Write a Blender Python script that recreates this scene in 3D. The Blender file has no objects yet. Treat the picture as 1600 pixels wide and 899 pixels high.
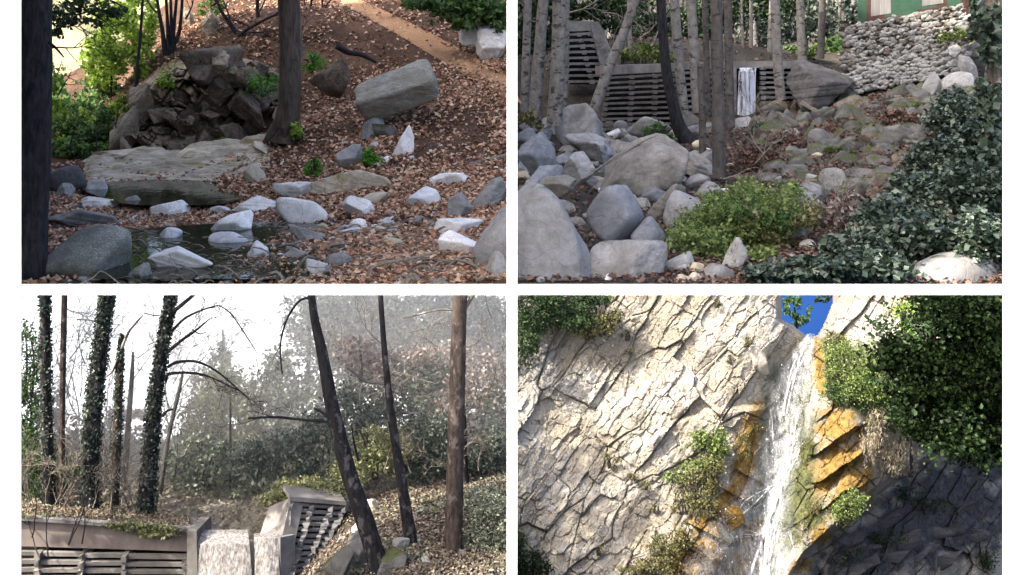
import bpy, math, random
import numpy as np
C = bpy.context.scene
# ---------------------------------------------------------------- camera
K = 0.5 / 800.0          # tangent per photo pixel; eye level lies on photo row HOR
HOR = 100.0
cam = bpy.data.cameras.new('camera'); cam.sensor_width = 36; cam.lens = 36
cam.shift_y = -(449.5 - HOR) * K; cam.clip_end = 900; cam.clip_start = .1
co = bpy.data.objects.new('camera', cam); C.collection.objects.link(co)
co.rotation_euler = (math.pi / 2, 0, 0); C.camera = co
# ---------------------------------------------------------------- sky and sun
EL, AZ = math.radians(47), math.radians(58)      # sun in front of the rocks, from the left
w = bpy.data.worlds.new('World'); C.world = w; w.use_nodes = True
nt = w.node_tree; bg = nt.nodes['Background']; bg.inputs[1].default_value = .15
sk = nt.nodes.new('ShaderNodeTexSky'); sk.sky_type = 'NISHITA'; sk.sun_disc = False
sk.sun_elevation = EL; sk.sun_rotation = math.pi + AZ; sk.air_density = .65; sk.dust_density = 6.; sk.ozone_density = 1.0
nt.links.new(sk.outputs[0], bg.inputs[0])
sl = bpy.data.lights.new('sun', 'SUN'); sl.energy = 2.6; sl.angle = math.radians(.5); sl.color = (1, .93, .82)
so = bpy.data.objects.new('sun', sl); C.collection.objects.link(so)
so.rotation_euler = (math.pi / 2 - EL, 0, -AZ)
C.view_settings.view_transform = 'Standard'; C.view_settings.look = 'None'
C.view_settings.exposure = 2.28; C.view_settings.gamma = 1
C.render.engine = 'CYCLES'; C.cycles.use_denoising = True
C.cycles.max_bounces = 5; C.cycles.diffuse_bounces = 3; C.cycles.glossy_bounces = 2; C.cycles.transmission_bounces = 3
C.cycles.transparent_max_bounces = 12; C.cycles.volume_bounces = 1
# ---------------------------------------------------------------- numeric helpers
def rs(seed): return np.random.RandomState(seed)
_L = rs(7).rand(64, 64, 64).astype('f8')
def vnoise(p):
    i = np.floor(p).astype(int); f = p - i; f = f * f * (3 - 2 * f); i &= 63; j = (i + 1) & 63
    x0, y0, z0 = i.T; x1, y1, z1 = j.T; fx, fy, fz = f.T
    a = _L[x0, y0, z0] * (1 - fx) + _L[x1, y0, z0] * fx; b = _L[x0, y1, z0] * (1 - fx) + _L[x1, y1, z0] * fx
    c = _L[x0, y0, z1] * (1 - fx) + _L[x1, y0, z1] * fx; d = _L[x0, y1, z1] * (1 - fx) + _L[x1, y1, z1] * fx
    return ((a * (1 - fy) + b * fy) * (1 - fz) + (c * (1 - fy) + d * fy) * fz) * 2 - 1
def fbm(p, o=4):
    s = 0; a = .5
    for k in range(o):
        s = s + a * vnoise(p * 2 ** k + 13.7 * k); a *= .5
    return s
def P(px, py, Y): return np.array([(px - 800) * K * Y, Y, (HOR - py) * K * Y])
def PX(v): return 800 + v[:, 0] / v[:, 1] / K
def PY(v): return HOR - v[:, 2] / v[:, 1] / K
# ---------------------------------------------------------------- objects
def obj(name, V, F, m, parent=None, loc=None, smooth=True, kind=None):
    V = np.asarray(V, 'f8'); loc = np.zeros(3) if loc is None else np.asarray(loc, 'f8')
    me = bpy.data.meshes.new(name); F = np.asarray(F, 'i4'); n, k = F.shape
    me.vertices.add(len(V)); me.vertices.foreach_set('co', (V - loc).astype('f4').ravel())
    me.loops.add(n * k); me.loops.foreach_set('vertex_index', F.ravel())
    me.polygons.add(n); me.polygons.foreach_set('loop_start', np.arange(n, dtype='i4') * k)
    me.polygons.foreach_set('use_smooth', np.full(n, smooth)); me.update(calc_edges=True)
    me.materials.append(m)
    o = bpy.data.objects.new(name, me); C.collection.objects.link(o)
    o.location = loc if parent is None else loc - np.array(parent.location)
    if parent is not None: o.parent = parent
    if kind: o['kind'] = kind
    return o
def tag(o, label, cat, group=None):
    o['label'] = label; o['category'] = cat
    if group: o['group'] = group
    return o
def thing(name, label, cat, loc, group=None):
    o = bpy.data.objects.new(name, None); C.collection.objects.link(o); o.location = loc; o.empty_display_size = .2
    return tag(o, label, cat, group)
class Geo:                                       # gathers quads into one mesh
    def __init__(s): s.V = []; s.F = []; s.n = 0
    def add(s, V, F): s.V.append(V); s.F.append(np.asarray(F) + s.n); s.n += len(V)
    def get(s): return np.concatenate(s.V), np.concatenate(s.F)
BOXF = np.array([[0,1,3,2],[4,6,7,5],[0,4,5,1],[2,3,7,6],[0,2,6,4],[1,5,7,3]])
def box(a, b):
    return np.array([[x, y, z] for x in (a[0], b[0]) for y in (a[1], b[1]) for z in (a[2], b[2])], 'f8'), BOXF
def bar(p, q, w, h, up=(0, 0, 1), jit=0, r=None):         # a box beam from p to q
    p = np.array(p, 'f8'); q = np.array(q, 'f8'); d = (q - p) / np.linalg.norm(q - p)
    s = np.cross(d, up); s /= np.linalg.norm(s); u = np.cross(s, d)
    V = np.array([e + s * a * w / 2 + u * b * h / 2 for e in (p, q) for a in (-1, 1) for b in (-1, 1)])
    if jit: V += r.uniform(-jit, jit, V.shape)
    return V, BOXF
def tube(pts, rad, sides=10, seed=0, rough=0., freq=1.2):
    pts = np.array(pts, 'f8'); rad = np.array(rad, 'f8'); n = len(pts)
    t = np.gradient(pts, axis=0); t /= np.linalg.norm(t, axis=1)[:, None] + 1e-9
    ref = np.array([0, 1., 0.]) if abs(t[:, 1]).mean() < .8 else np.array([1., 0, 0])
    s = np.cross(t, ref); s /= np.linalg.norm(s, axis=1)[:, None]; u = np.cross(s, t)
    a = np.arange(sides) * 2 * math.pi / sides
    V = pts[:, None] + rad[:, None, None] * (np.cos(a)[None, :, None] * s[:, None] + np.sin(a)[None, :, None] * u[:, None])
    if rough:
        q = V.reshape(-1, 3); c = np.repeat(pts, sides, 0); k = freq / rad.mean()
        d = fbm(q * np.array([k, k, k * .25]) + seed * 3.1, 3)
        V = (c + (q - c) * (1 + rough * d[:, None])).reshape(n, sides, 3)
    V = np.concatenate([V, pts[-1][None, None] + .02 * (V[-1:] - pts[-1])]).reshape(-1, 3)
    i = np.arange(n)[:, None] * sides; j = np.arange(sides)[None]; j2 = (j + 1) % sides
    return V, np.stack([i + j, i + j2, i + sides + j2, i + sides + j], -1).reshape(-1, 4)
def smooth_path(pts, n):
    pts = np.array(pts, 'f8'); t = np.linspace(0, len(pts) - 1, n); out = []
    for x in t:
        i = min(int(x), len(pts) - 2); f = x - i
        p0, p1, p2, p3 = pts[max(i - 1, 0)], pts[i], pts[i + 1], pts[min(i + 2, len(pts) - 1)]
        out.append(.5 * (2 * p1 + (p2 - p0) * f + (2 * p0 - 5 * p1 + 4 * p2 - p3) * f * f + (3 * p1 - p0 - 3 * p2 + p3) * f ** 3))
    return np.array(out)
_ico = {}
def ico(n):
    if n in _ico: return _ico[n]
    if n == 0:
        g = (1 + 5 ** .5) / 2
        V = np.array([[-1,g,0],[1,g,0],[-1,-g,0],[1,-g,0],[0,-1,g],[0,1,g],[0,-1,-g],[0,1,-g],[g,0,-1],[g,0,1],[-g,0,-1],[-g,0,1]], 'f8')
        F = np.array([[0,11,5],[0,5,1],[0,1,7],[0,7,10],[0,10,11],[1,5,9],[5,11,4],[11,10,2],[10,7,6],[7,1,8],[3,9,4],[3,4,2],[3,2,6],[3,6,8],[3,8,9],[4,9,5],[2,4,11],[6,2,10],[8,6,7],[9,8,1]])
    else:
        V, F = ico(n - 1); E = np.sort(np.concatenate([F[:, [0, 1]], F[:, [1, 2]], F[:, [2, 0]]]), 1)
        U, inv = np.unique(E, axis=0, return_inverse=True); inv = inv.ravel(); m = len(F); k = len(V)
        V = np.concatenate([V, V[U].mean(1)]); a, b, c = inv[:m] + k, inv[m:2*m] + k, inv[2*m:] + k
        F = np.concatenate([np.stack(x, 1) for x in ((F[:, 0], a, c), (a, F[:, 1], b), (c, b, F[:, 2]), (a, b, c))])
    V = V / np.linalg.norm(V, axis=1)[:, None]; _ico[n] = (V, F); return V, F
def rock_geo(seed, sub=4, planes=14, p=16, rough=.05, freq=2.2, strata=0):
    r = rs(seed); U, F = ico(sub)
    N = r.normal(size=(planes, 3)); N /= np.linalg.norm(N, axis=1)[:, None]
    N = np.concatenate([N, -N + r.normal(size=N.shape) * .35]); N /= np.linalg.norm(N, axis=1)[:, None]
    d = r.uniform(.62, 1.0, len(N)); g = np.maximum(U @ N.T, 0) / d
    R = (g ** p).sum(1) ** (-1 / p); V = U * R[:, None]
    lo, hi = V.min(0), V.max(0); V = (V - (lo + hi) / 2) / (hi - lo) * 2
    V = V * (1 + rough * fbm(V * freq + seed, 4)[:, None])
    if strata:
        ax = np.array([.2, .1, 1.]) + r.normal(size=3) * .25; ax /= np.linalg.norm(ax); h = V @ ax
        V = V * (1 + strata * fbm(np.stack([h * 9 + seed, h * 0, h * 0], 1), 3)[:, None])
    return V, F
STY = {'round': dict(planes=9, p=7, rough=.05), 'block': dict(planes=7, p=26, rough=.06), 'hewn': dict(planes=9, p=13, rough=.09, freq=2.6), 'slab': dict(planes=6, p=30, rough=.05, strata=.05), 'crag': dict(planes=6, p=60, rough=.13, freq=3.4, strata=.05)}
def rock(name, m, box_px, Y, seed, style='round', tilt=0, dep=.8, sub=4, parent=None, grow=1.18):
    """a rock whose outline fills the given photo box when standing at depth Y (its front)"""
    x0, y0, x1, y1 = box_px; r = rs(seed + 900)
    W = (x1 - x0) * K * Y / 2; H = (y1 - y0) * K * Y / 2; D = min(W, H * 1.6) * dep
    V, F = rock_geo(seed, sub, **STY[style])
    V = V * np.array([W, D, H * grow]); c = P((x0 + x1) / 2, (y0 + y1) / 2, Y + D * .6) - np.array([0, 0, H * (grow - 1)])
    a = math.radians(tilt); R = np.array([[math.cos(a), 0, math.sin(a)], [0, 1, 0], [-math.sin(a), 0, math.cos(a)]])
    return obj(name, V @ R.T + c, F, m, parent, c - np.array([0, 0, H]))
class Terrain:                                   # smooth land through surveyed points
    def __init__(s, pts, amp=.15, freq=.35, seed=0, smooth=.002):
        q = np.array([P(*p) for p in pts]); s.c = q[:, :2] / 10; s.amp, s.freq, s.seed = amp, freq, seed; n = len(q)
        A = np.zeros((n + 3, n + 3)); A[:n, :n] = s.k(s.c) + np.eye(n) * smooth; A[:n, n] = 1; A[:n, n+1:] = s.c; A[n, :n] = 1; A[n+1:, :n] = s.c.T
        s.w = np.linalg.solve(A, np.concatenate([q[:, 2], np.zeros(3)]))
    def k(s, a):
        d = ((a[:, None] - s.c[None]) ** 2).sum(-1); return np.where(d > 1e-12, .5 * d * np.log(np.maximum(d, 1e-12)), 0)
    def z(s, x, y):
        x = np.atleast_1d(np.asarray(x, 'f8')); y = np.atleast_1d(np.asarray(y, 'f8')); out = np.empty(len(x))
        for i in range(0, len(x), 50000):
            a = np.stack([x[i:i+50000], y[i:i+50000]], 1); b = a / 10
            out[i:i+50000] = s.k(b) @ s.w[:-3] + s.w[-3] + b @ s.w[-2:] + s.amp * fbm(np.concatenate([a * s.freq, np.full((len(a), 1), s.seed)], 1), 4)
        return out
    def hit(s, px, py, lo, hi):
        Y = np.linspace(lo, hi, 500); g = s.z((px - 800) * K * Y, Y); zz = (HOR - py) * K * Y
        i = np.argmax(zz <= g) if (zz <= g).any() else len(Y) - 1
        return Y[i]
    def mesh(s, name, m, px0, px1, Y0, Y1, nx, ny, skirt=0):
        px = np.linspace(px0, px1, nx); t = np.linspace(0, 1, ny); Y = Y0 * (Y1 / Y0) ** t
        X, YY = np.meshgrid((px - 800) * K, Y); X = X * YY; Z = s.z(X.ravel(), YY.ravel())
        V = np.stack([X.ravel(), YY.ravel(), Z], 1)
        i = np.arange(ny - 1)[:, None] * nx + np.arange(nx - 1)[None]
        F = np.stack([i, i + 1, i + nx + 1, i + nx], -1).reshape(-1, 4)
        if skirt:
            B = V[:nx].copy(); B[:, 2] -= skirt; n = len(V); V = np.concatenate([V, B]); j = np.arange(nx - 1)
            F = np.concatenate([F, np.stack([n + j, n + j + 1, j + 1, j], 1)])
        return obj(name, V, F, m, kind='structure')
def leaf_quads(c, size, seed, flat=0., aspect=.6, fold=.25, droop=0, nrm=None):
    """one folded, pointed leaf per centre"""
    r = rs(seed); n = len(c); size = np.broadcast_to(size, n) * r.uniform(.6, 1.35, n)
    N = r.normal(size=(n, 3)); N[:, 2] = np.abs(N[:, 2]) + flat * 3
    if nrm is not None: N = N * (1 - flat) + nrm * 3 * flat
    N /= np.linalg.norm(N, axis=1)[:, None]
    t = r.normal(size=(n, 3)); t[:, 2] -= droop * 3; t -= (t * N).sum(1)[:, None] * N; t /= np.linalg.norm(t, axis=1)[:, None]
    b = np.cross(N, t); L = (size / 2)[:, None]
    f = fold * L * r.uniform(-.3, 1.6, n)[:, None]
    V = np.stack([c - t * L, c + b * L * aspect + N * f, c + t * L, c - b * L * aspect + N * f], 1).reshape(-1, 3)
    F = np.arange(n * 4).reshape(n, 4); return V, F
def leaves(name, c, size, m, seed, parent=None, loc=None, clip=None, kind='stuff', **k):
    if clip is not None:
        a, b = PX(c), PY(c); c = c[(a > clip[0]) & (a < clip[1]) & (b > clip[2])]
    V, F = leaf_quads(c, size, seed, **k)
    return obj(name, V, F, m, parent, loc, smooth=False, kind=kind)
def clumps_px(ell, Y, dY, n, seed, sub=.28, hollow=.25):
    """leaf centres inside a set of ellipsoids given as photo ellipses at depth Y +- dY, gathered in sprays"""
    r = rs(seed); out = []; ar = np.array([e[2] * e[3] for e in ell], 'f8'); ar /= ar.sum()
    for e, a in zip(ell, ar):
        N = int(n * a) + 8; ns = max(5, N // 26)
        d = r.normal(size=(ns, 3)); d /= np.linalg.norm(d, axis=1)[:, None]; d *= (r.uniform(hollow, 1, ns) ** .5)[:, None]
        i = r.randint(0, ns, N); q = d[i] + r.normal(size=(N, 3)) * sub * r.uniform(.3, 1, ns)[i][:, None]
        yy = (e[4] if len(e) > 4 else Y) + q[:, 1] * dY
        out.append(np.stack([(e[0] + q[:, 0] * e[2] - 800) * K * yy, yy, (HOR - e[1] + q[:, 2] * e[3]) * K * yy], 1))
    return np.concatenate(out)
def vor(a, b, sa, sb, seed):
    """cells on a jittered lattice: returns cell offset, tilt value and crack distance (all photo units)"""
    u, v = a / sa, b / sb; iu, iv = np.floor(u).astype(int), np.floor(v).astype(int); R = rs(seed).rand(64, 64, 6); d1 = np.full(u.shape, 9.); d2 = d1.copy(); best = np.zeros(u.shape + (6,)); bx = np.zeros(u.shape); by = np.zeros(u.shape)
    for di in (-1, 0, 1):
        for dj in (-1, 0, 1):
            q = R[(iu + di) & 63, (iv + dj) & 63]; x = iu + di + .15 + .7 * q[..., 0]; y = iv + dj + .15 + .7 * q[..., 1]; d = np.maximum(np.abs(u - x), np.abs(v - y)) * .6 + np.hypot(u - x, v - y) * .4
            n = d < d1; d2 = np.where(n, d1, np.minimum(d2, d)); best = np.where(n[..., None], q, best); bx = np.where(n, u - x, bx); by = np.where(n, v - y, by); d1 = np.where(n, d, d1)
    return best[..., 2] - .5, (best[..., 3] - .5) * bx + (best[..., 4] - .5) * by, d2 - d1
# ---------------------------------------------------------------- materials
def new_mat(name):
    m = bpy.data.materials.new(name); m.use_nodes = True; t = m.node_tree; b = t.nodes['Principled BSDF']; return m, t, b
def nd(t, ty, **kw):
    n = t.nodes.new('ShaderNode' + ty)
    for k, v in kw.items():
        if k in n.inputs: n.inputs[k].default_value = v
        else: setattr(n, k, v)
    return n
def ramp(t, fac, cols, pos=None, interp='LINEAR'):
    n = nd(t, 'ValToRGB'); e = n.color_ramp.elements; n.color_ramp.interpolation = interp
    while len(e) < len(cols): e.new(.5)
    for i, c in enumerate(cols):
        e[i].position = pos[i] if pos else i / max(len(cols) - 1, 1); e[i].color = (*c, 1) if len(c) == 3 else c
    t.links.new(fac, n.inputs[0]); return n.outputs[0]
def mix(t, f, a, b, mode='MIX'):
    n = nd(t, 'Mix', data_type='RGBA', blend_type=mode)
    for s, v in ((n.inputs[0], f), (n.inputs[6], a), (n.inputs[7], b)):
        if hasattr(v, 'links'): t.links.new(v, s)
        else: s.default_value = v if not isinstance(v, tuple) else (*v, 1)
    return n.outputs[2]
def math_(t, op, a, b=0., clamp=False):
    n = nd(t, 'Math', operation=op, use_clamp=clamp)
    for s, v in ((n.inputs[0], a), (n.inputs[1], b)):
        if hasattr(v, 'links'): t.links.new(v, s)
        else: s.default_value = v
    return n.outputs[0]
def coords(t, scale=(1, 1, 1), rand=True):
    tc = nd(t, 'TexCoord'); mp = nd(t, 'Mapping'); mp.inputs['Scale'].default_value = scale
    if rand:
        oi = nd(t, 'ObjectInfo'); v = nd(t, 'VectorMath', operation='ADD'); mu = math_(t, 'MULTIPLY', oi.outputs['Random'], 50.)
        t.links.new(tc.outputs['Object'], v.inputs[0]); t.links.new(mu, v.inputs[1]); t.links.new(v.outputs[0], mp.inputs[0])
    else: t.links.new(tc.outputs['Object'], mp.inputs[0])
    return mp.outputs[0]
def noise(t, vec, scale, detail=6, rough=.6, dist=0):
    n = nd(t, 'TexNoise', Scale=scale, Detail=detail, Roughness=rough, Distortion=dist); t.links.new(vec, n.inputs['Vector']); return n.outputs[0]
def bump(t, b, h, strength, dist):
    n = nd(t, 'Bump', Strength=strength, Distance=dist); t.links.new(h, n.inputs['Height']); t.links.new(n.outputs[0], b.inputs['Normal'])
def rock_mat(name, dark, light, scale=1.5, bmp=.6, bd=.08, speck=None, moss=None, stain=None, rough=.85, strata=(1, 1, 1), vary=.35):
    m, t, b = new_mat(name); v = coords(t, strata)
    n1 = noise(t, v, scale, 8, .68, .4); n2 = noise(t, v, scale * 5, 6, .7)
    f = math_(t, 'ADD', math_(t, 'MULTIPLY', n1, .6), math_(t, 'MULTIPLY', n2, .4))
    c = ramp(t, f, [dark, tuple((a + d) / 2 for a, d in zip(dark, light)), light], [.33, .5, .64])
    oi = nd(t, 'ObjectInfo'); g = math_(t, 'ADD', math_(t, 'MULTIPLY', oi.outputs['Random'], vary), 1 - vary * .6)
    c = mix(t, 1., c, g, 'MULTIPLY')
    if speck:
        s = noise(t, v, scale * 34, 6, .8); c = mix(t, ramp(t, math_(t, 'ADD', s, math_(t, 'MULTIPLY', n1, .35)), [(0, 0, 0), (.6, .6, .6)], [.70, .84]), c, speck)
    if stain:
        s = noise(t, v, scale * .8, 5, .6, 1.); c = mix(t, ramp(t, s, [(0, 0, 0), (.8, .8, .8)], [.5, .68]), c, stain)
    vo = nd(t, 'TexVoronoi', feature='DISTANCE_TO_EDGE', Scale=scale * 1.3); wv = nd(t, 'VectorMath', operation='ADD')
    nn = nd(t, 'TexNoise', Scale=scale * 2, Detail=4); t.links.new(v, nn.inputs['Vector']); sc = nd(t, 'VectorMath', operation='SCALE', Scale=.6 / scale)
    t.links.new(nn.outputs['Color'], sc.inputs[0]); t.links.new(v, wv.inputs[0]); t.links.new(sc.outputs[0], wv.inputs[1]); t.links.new(wv.outputs[0], vo.inputs['Vector'])
    cr = ramp(t, vo.outputs['Distance'], [(0, 0, 0), (1, 1, 1)], [0, .035])
    c = mix(t, math_(t, 'MULTIPLY', math_(t, 'SUBTRACT', 1., cr), math_(t, 'MULTIPLY', n1, .35)), c, tuple(x * .35 for x in dark))
    if moss:
        ge = nd(t, 'NewGeometry'); sp = nd(t, 'SeparateXYZ'); t.links.new(ge.outputs['Normal'], sp.inputs[0])
        s = noise(t, v, scale * 1.6, 6, .65); k = math_(t, 'ADD', math_(t, 'MULTIPLY', sp.outputs[2], .35), s)
        c = mix(t, ramp(t, k, [(0, 0, 0), (1, 1, 1)], [moss[1], moss[1] + .12]), c, moss[0])
    t.links.new(c, b.inputs['Base Color']); b.inputs['Roughness'].default_value = rough; b.inputs['Specular IOR Level'].default_value = .25
    h = math_(t, 'ADD', math_(t, 'ADD', n1, math_(t, 'MULTIPLY', n2, .45)), math_(t, 'MULTIPLY', cr, .12)); bump(t, b, h, bmp, bd)
    return m
def leaf_mat(name, cols, trans=.3, rough=.55, spec=.25):
    m, t, b = new_mat(name); g = nd(t, 'NewGeometry'); c = ramp(t, g.outputs['Random Per Island'], cols)
    t.links.new(c, b.inputs['Base Color']); b.inputs['Roughness'].default_value = rough; b.inputs['Specular IOR Level'].default_value = spec
    tr = nd(t, 'BsdfTranslucent'); t.links.new(c, tr.inputs[0]); mx = nd(t, 'MixShader'); mx.inputs[0].default_value = trans
    t.links.new(b.outputs[0], mx.inputs[1]); t.links.new(tr.outputs[0], mx.inputs[2]); t.links.new(mx.outputs[0], t.nodes['Material Output'].inputs[0]); return m
def bark_mat(name, dark, light, scale=3, zs=.25, bmp=.8, bd=.06, moss=None, scars=None):
    m, t, b = new_mat(name); v = coords(t, (1, 1, zs)); n = noise(t, v, scale * 3, 8, .7, .5); v2 = coords(t); n2 = noise(t, v2, scale * .6, 4)
    c = ramp(t, n, [dark, light], [.35, .65]); c = mix(t, math_(t, 'MULTIPLY', n2, .5), c, tuple(x * .6 for x in dark))
    if moss: c = mix(t, ramp(t, noise(t, v2, scale * .9, 6, .7), [(0, 0, 0), (1, 1, 1)], [moss[1], moss[1] + .1]), c, moss[0])
    if scars:
        v3 = coords(t, (1, 1, 2.2 if scale < 3 else .6)); c = mix(t, ramp(t, noise(t, v3, scale * 1.4, 3, .6), [(0, 0, 0), (1, 1, 1)], [.57, .63]), c, scars)
    t.links.new(c, b.inputs['Base Color']); b.inputs['Roughness'].default_value = .9; b.inputs['Specular IOR Level'].default_value = .15
    bump(t, b, n, bmp, bd); return m
def plain_mat(name, dark, light, scale=2, bmp=.3, bd=.03, rough=.85, zs=1, spec=.3):
    m, t, b = new_mat(name); v = coords(t, (1, 1, zs)); n = noise(t, v, scale, 8, .68); c = ramp(t, n, [dark, light], [.35, .65])
    t.links.new(c, b.inputs['Base Color']); b.inputs['Roughness'].default_value = rough; b.inputs['Specular IOR Level'].default_value = spec
    bump(t, b, n, bmp, bd); return m
def soil_mat(name, cols, scale=1.2, bmp=.8, bd=.12):
    m, t, b = new_mat(name); v = coords(t, rand=False); n1 = noise(t, v, scale * .35, 5); n2 = noise(t, v, scale * 7, 6, .75)
    f = math_(t, 'ADD', math_(t, 'MULTIPLY', n1, .5), math_(t, 'MULTIPLY', n2, .5)); t.links.new(ramp(t, f, cols, [.36 + .28 * i / (len(cols) - 1) for i in range(len(cols))]), b.inputs['Base Color'])
    b.inputs['Roughness'].default_value = .95; b.inputs['Specular IOR Level'].default_value = .1; bump(t, b, n2, bmp, bd); return m
def water_mat(name, col, rough=.04, scale=2.5, bmp=.08):
    m, t, b = new_mat(name); b.inputs['Base Color'].default_value = (*col, 1); b.inputs['Roughness'].default_value = rough
    bump(t, b, noise(t, coords(t, (1, .4, 1), False), scale, 3), bmp, .05); return m
def glow_mat(name, c1, c2, strength, scale=.15):
    m, t, b = new_mat(name); e = nd(t, 'Emission', Strength=strength); t.links.new(ramp(t, noise(t, coords(t, rand=False), scale, 3), [c1, c2], [.4, .6]), e.inputs[0])
    t.links.new(e.outputs[0], t.nodes['Material Output'].inputs[0]); return m
M = {}
M['white'] = plain_mat('white_paint', (.8, .8, .8), (.82, .82, .82), 3, .02, .002, .7)
M['floor'] = plain_mat('pale_concrete', (.3, .3, .29), (.36, .36, .35), 1, .1)
M['litter'] = leaf_mat('fallen_leaves', [(.07, .038, .026), (.18, .10, .063), (.32, .19, .12), (.47, .31, .20), (.62, .45, .32), (.42, .18, .09)], .1, .7)
M['litter_dry'] = leaf_mat('dry_leaves', [(.16, .085, .05), (.36, .22, .14), (.52, .345, .23), (.62, .45, .31), (.42, .18, .08)], .1, .7)
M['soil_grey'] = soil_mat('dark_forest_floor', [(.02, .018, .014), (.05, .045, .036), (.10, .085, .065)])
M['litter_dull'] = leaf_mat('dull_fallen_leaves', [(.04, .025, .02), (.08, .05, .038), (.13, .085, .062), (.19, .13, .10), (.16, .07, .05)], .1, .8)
M['litter_tan'] = leaf_mat('tan_fallen_leaves', [(.06, .048, .036), (.12, .10, .075), (.20, .165, .125), (.29, .25, .195), (.17, .10, .07), (.12, .13, .055)], .1, .8)
M['soil'] = soil_mat('forest_soil', [(.03, .018, .012), (.075, .045, .03), (.14, .085, .055)])
M['bed'] = soil_mat('stream_bed', [(.015, .013, .011), (.04, .034, .028), (.10, .085, .07)])
M['path'] = soil_mat('ochre_dirt', [(.20, .115, .06), (.32, .19, .10), (.42, .27, .155)])
M['pale_rock'] = rock_mat('pale_granite', (.46, .45, .42), (.88, .865, .82), .9, .7, .10, speck=(.2, .2, .21))
M['blue_rock'] = rock_mat('bluish_granite', (.30, .305, .31), (.68, .685, .68), .9, .6, .08, speck=(.6, .62, .66))
M['grey_rock'] = rock_mat('grey_stone', (.12, .12, .115), (.32, .32, .30), 1.0, .8, .1, speck=(.42, .42, .4))
M['dark_rock'] = rock_mat('dark_stone', (.03, .03, .032), (.11, .11, .11), 1.0, .9, .1)
M['tan_rock'] = rock_mat('tan_limestone', (.28, .24, .17), (.64, .575, .45), .8, .8, .1, stain=(.22, .17, .06))
M['crag'] = rock_mat('brown_bedrock', (.022, .017, .013), (.23, .18, .14), .8, 1., .3, speck=(.36, .32, .26), moss=((.06, .08, .02), .74))
M['crag_tan'] = rock_mat('tan_bedrock', (.10, .08, .055), (.46, .39, .29), .7, 1., .3, moss=((.09, .12, .02), .78))
M['slab'] = rock_mat('lichened_slab', (.13, .125, .10), (.42, .41, .35), .9, 1., .12, speck=(.46, .46, .42), stain=(.16, .15, .10), strata=(1, 1, 2.2))
M['speck_rock'] = rock_mat('speckled_stone', (.07, .075, .065), (.19, .195, .17), .8, .5, .06, speck=(.55, .55, .52))
M['mossy_rock'] = rock_mat('mossy_stone', (.04, .04, .036), (.17, .165, .15), 1., .8, .1, moss=((.055, .062, .02), .72))
M['bark_dark'] = bark_mat('dark_bark', (.008, .008, .011), (.05, .048, .05), 3.2, .25, 1., .1)
M['bark_brown'] = bark_mat('brown_bark', (.035, .028, .024), (.14, .115, .09), 1.6, moss=((.06, .07, .02), .60))
M['bark_pale'] = bark_mat('pale_alder_bark', (.12, .11, .098), (.28, .265, .24), 1.6, .8, .3, .03, scars=(.05, .045, .04))
M['bark_grey'] = bark_mat('grey_bark', (.05, .046, .042), (.14, .13, .118), 1.6, .4, .5, scars=(.04, .036, .03))
M['bark_fine'] = bark_mat('fine_dark_bark', (.008, .008, .010), (.045, .042, .042), 6, .3, 1., .05, scars=(.09, .082, .08))
M['bark_fine_brown'] = bark_mat('fine_brown_bark', (.03, .024, .02), (.13, .10, .085), 6, .35, 1., .05, scars=(.15, .125, .105))
M['leaf_black'] = leaf_mat('deep_shade_leaves', [(.0015, .003, .001), (.003, .007, .002), (.006, .012, .003), (.014, .024, .006)], .05, .7, .05)  # leaf colour darkened to stand for the shade in the overhanging crown
M['bark_mid'] = bark_mat('mottled_bark', (.05, .04, .035), (.20, .165, .14), 3, .4, .7, .03, scars=(.3, .27, .24))
M['twig'] = bark_mat('dead_twig', (.12, .105, .085), (.34, .30, .25), 6)
M['twig_dark'] = bark_mat('dark_twig', (.02, .018, .018), (.07, .06, .058), 6)
M['leaf_lime'] = leaf_mat('lime_leaves', [(.08, .14, .02), (.19, .31, .035), (.33, .48, .06), (.48, .62, .14)], .45)
M['leaf_mid'] = leaf_mat('green_leaves', [(.015, .04, .012), (.04, .09, .025), (.08, .15, .04), (.13, .2, .06)], .35)
M['leaf_spring'] = leaf_mat('spring_leaves', [(.02, .05, .015), (.06, .125, .035), (.13, .23, .06), (.22, .33, .10)], .4)
M['leaf_dark'] = leaf_mat('dark_green_leaves', [(.006, .014, .005), (.014, .032, .010), (.03, .06, .018), (.055, .085, .025)], .2)
M['leaf_olive'] = leaf_mat('olive_leaves', [(.03, .035, .01), (.09, .09, .03), (.16, .15, .06), (.24, .22, .11)], .3)
M['leaf_fern'] = leaf_mat('fern_fronds', [(.03, .12, .01), (.08, .25, .02), (.15, .36, .04)], .35)
M['ivy'] = leaf_mat('ivy_leaves', [(.010, .016, .009), (.026, .042, .026), (.056, .082, .054), (.12, .155, .11)], .15, .4, .45)
M['herb'] = leaf_mat('fresh_herbs', [(.045, .07, .02), (.10, .145, .035), (.17, .225, .065), (.26, .32, .115)], .35)
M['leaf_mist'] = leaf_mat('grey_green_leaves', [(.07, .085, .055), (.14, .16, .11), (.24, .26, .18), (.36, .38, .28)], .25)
M['leaf_teal'] = leaf_mat('evergreen_needles', [(.016, .028, .022), (.04, .06, .045), (.08, .105, .08), (.16, .18, .135)], .2)
M['leaf_yellow'] = leaf_mat('yellow_green_leaves', [(.09, .10, .045), (.18, .19, .085), (.28, .29, .14), (.40, .41, .23)], .35)
M['leaf_brown'] = leaf_mat('withered_leaves', [(.08, .06, .05), (.16, .125, .105), (.27, .22, .185), (.36, .31, .27)], .25)
M['grass_dry'] = leaf_mat('dry_grass', [(.14, .12, .08), (.28, .24, .16), (.42, .37, .27)], .25)
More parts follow.
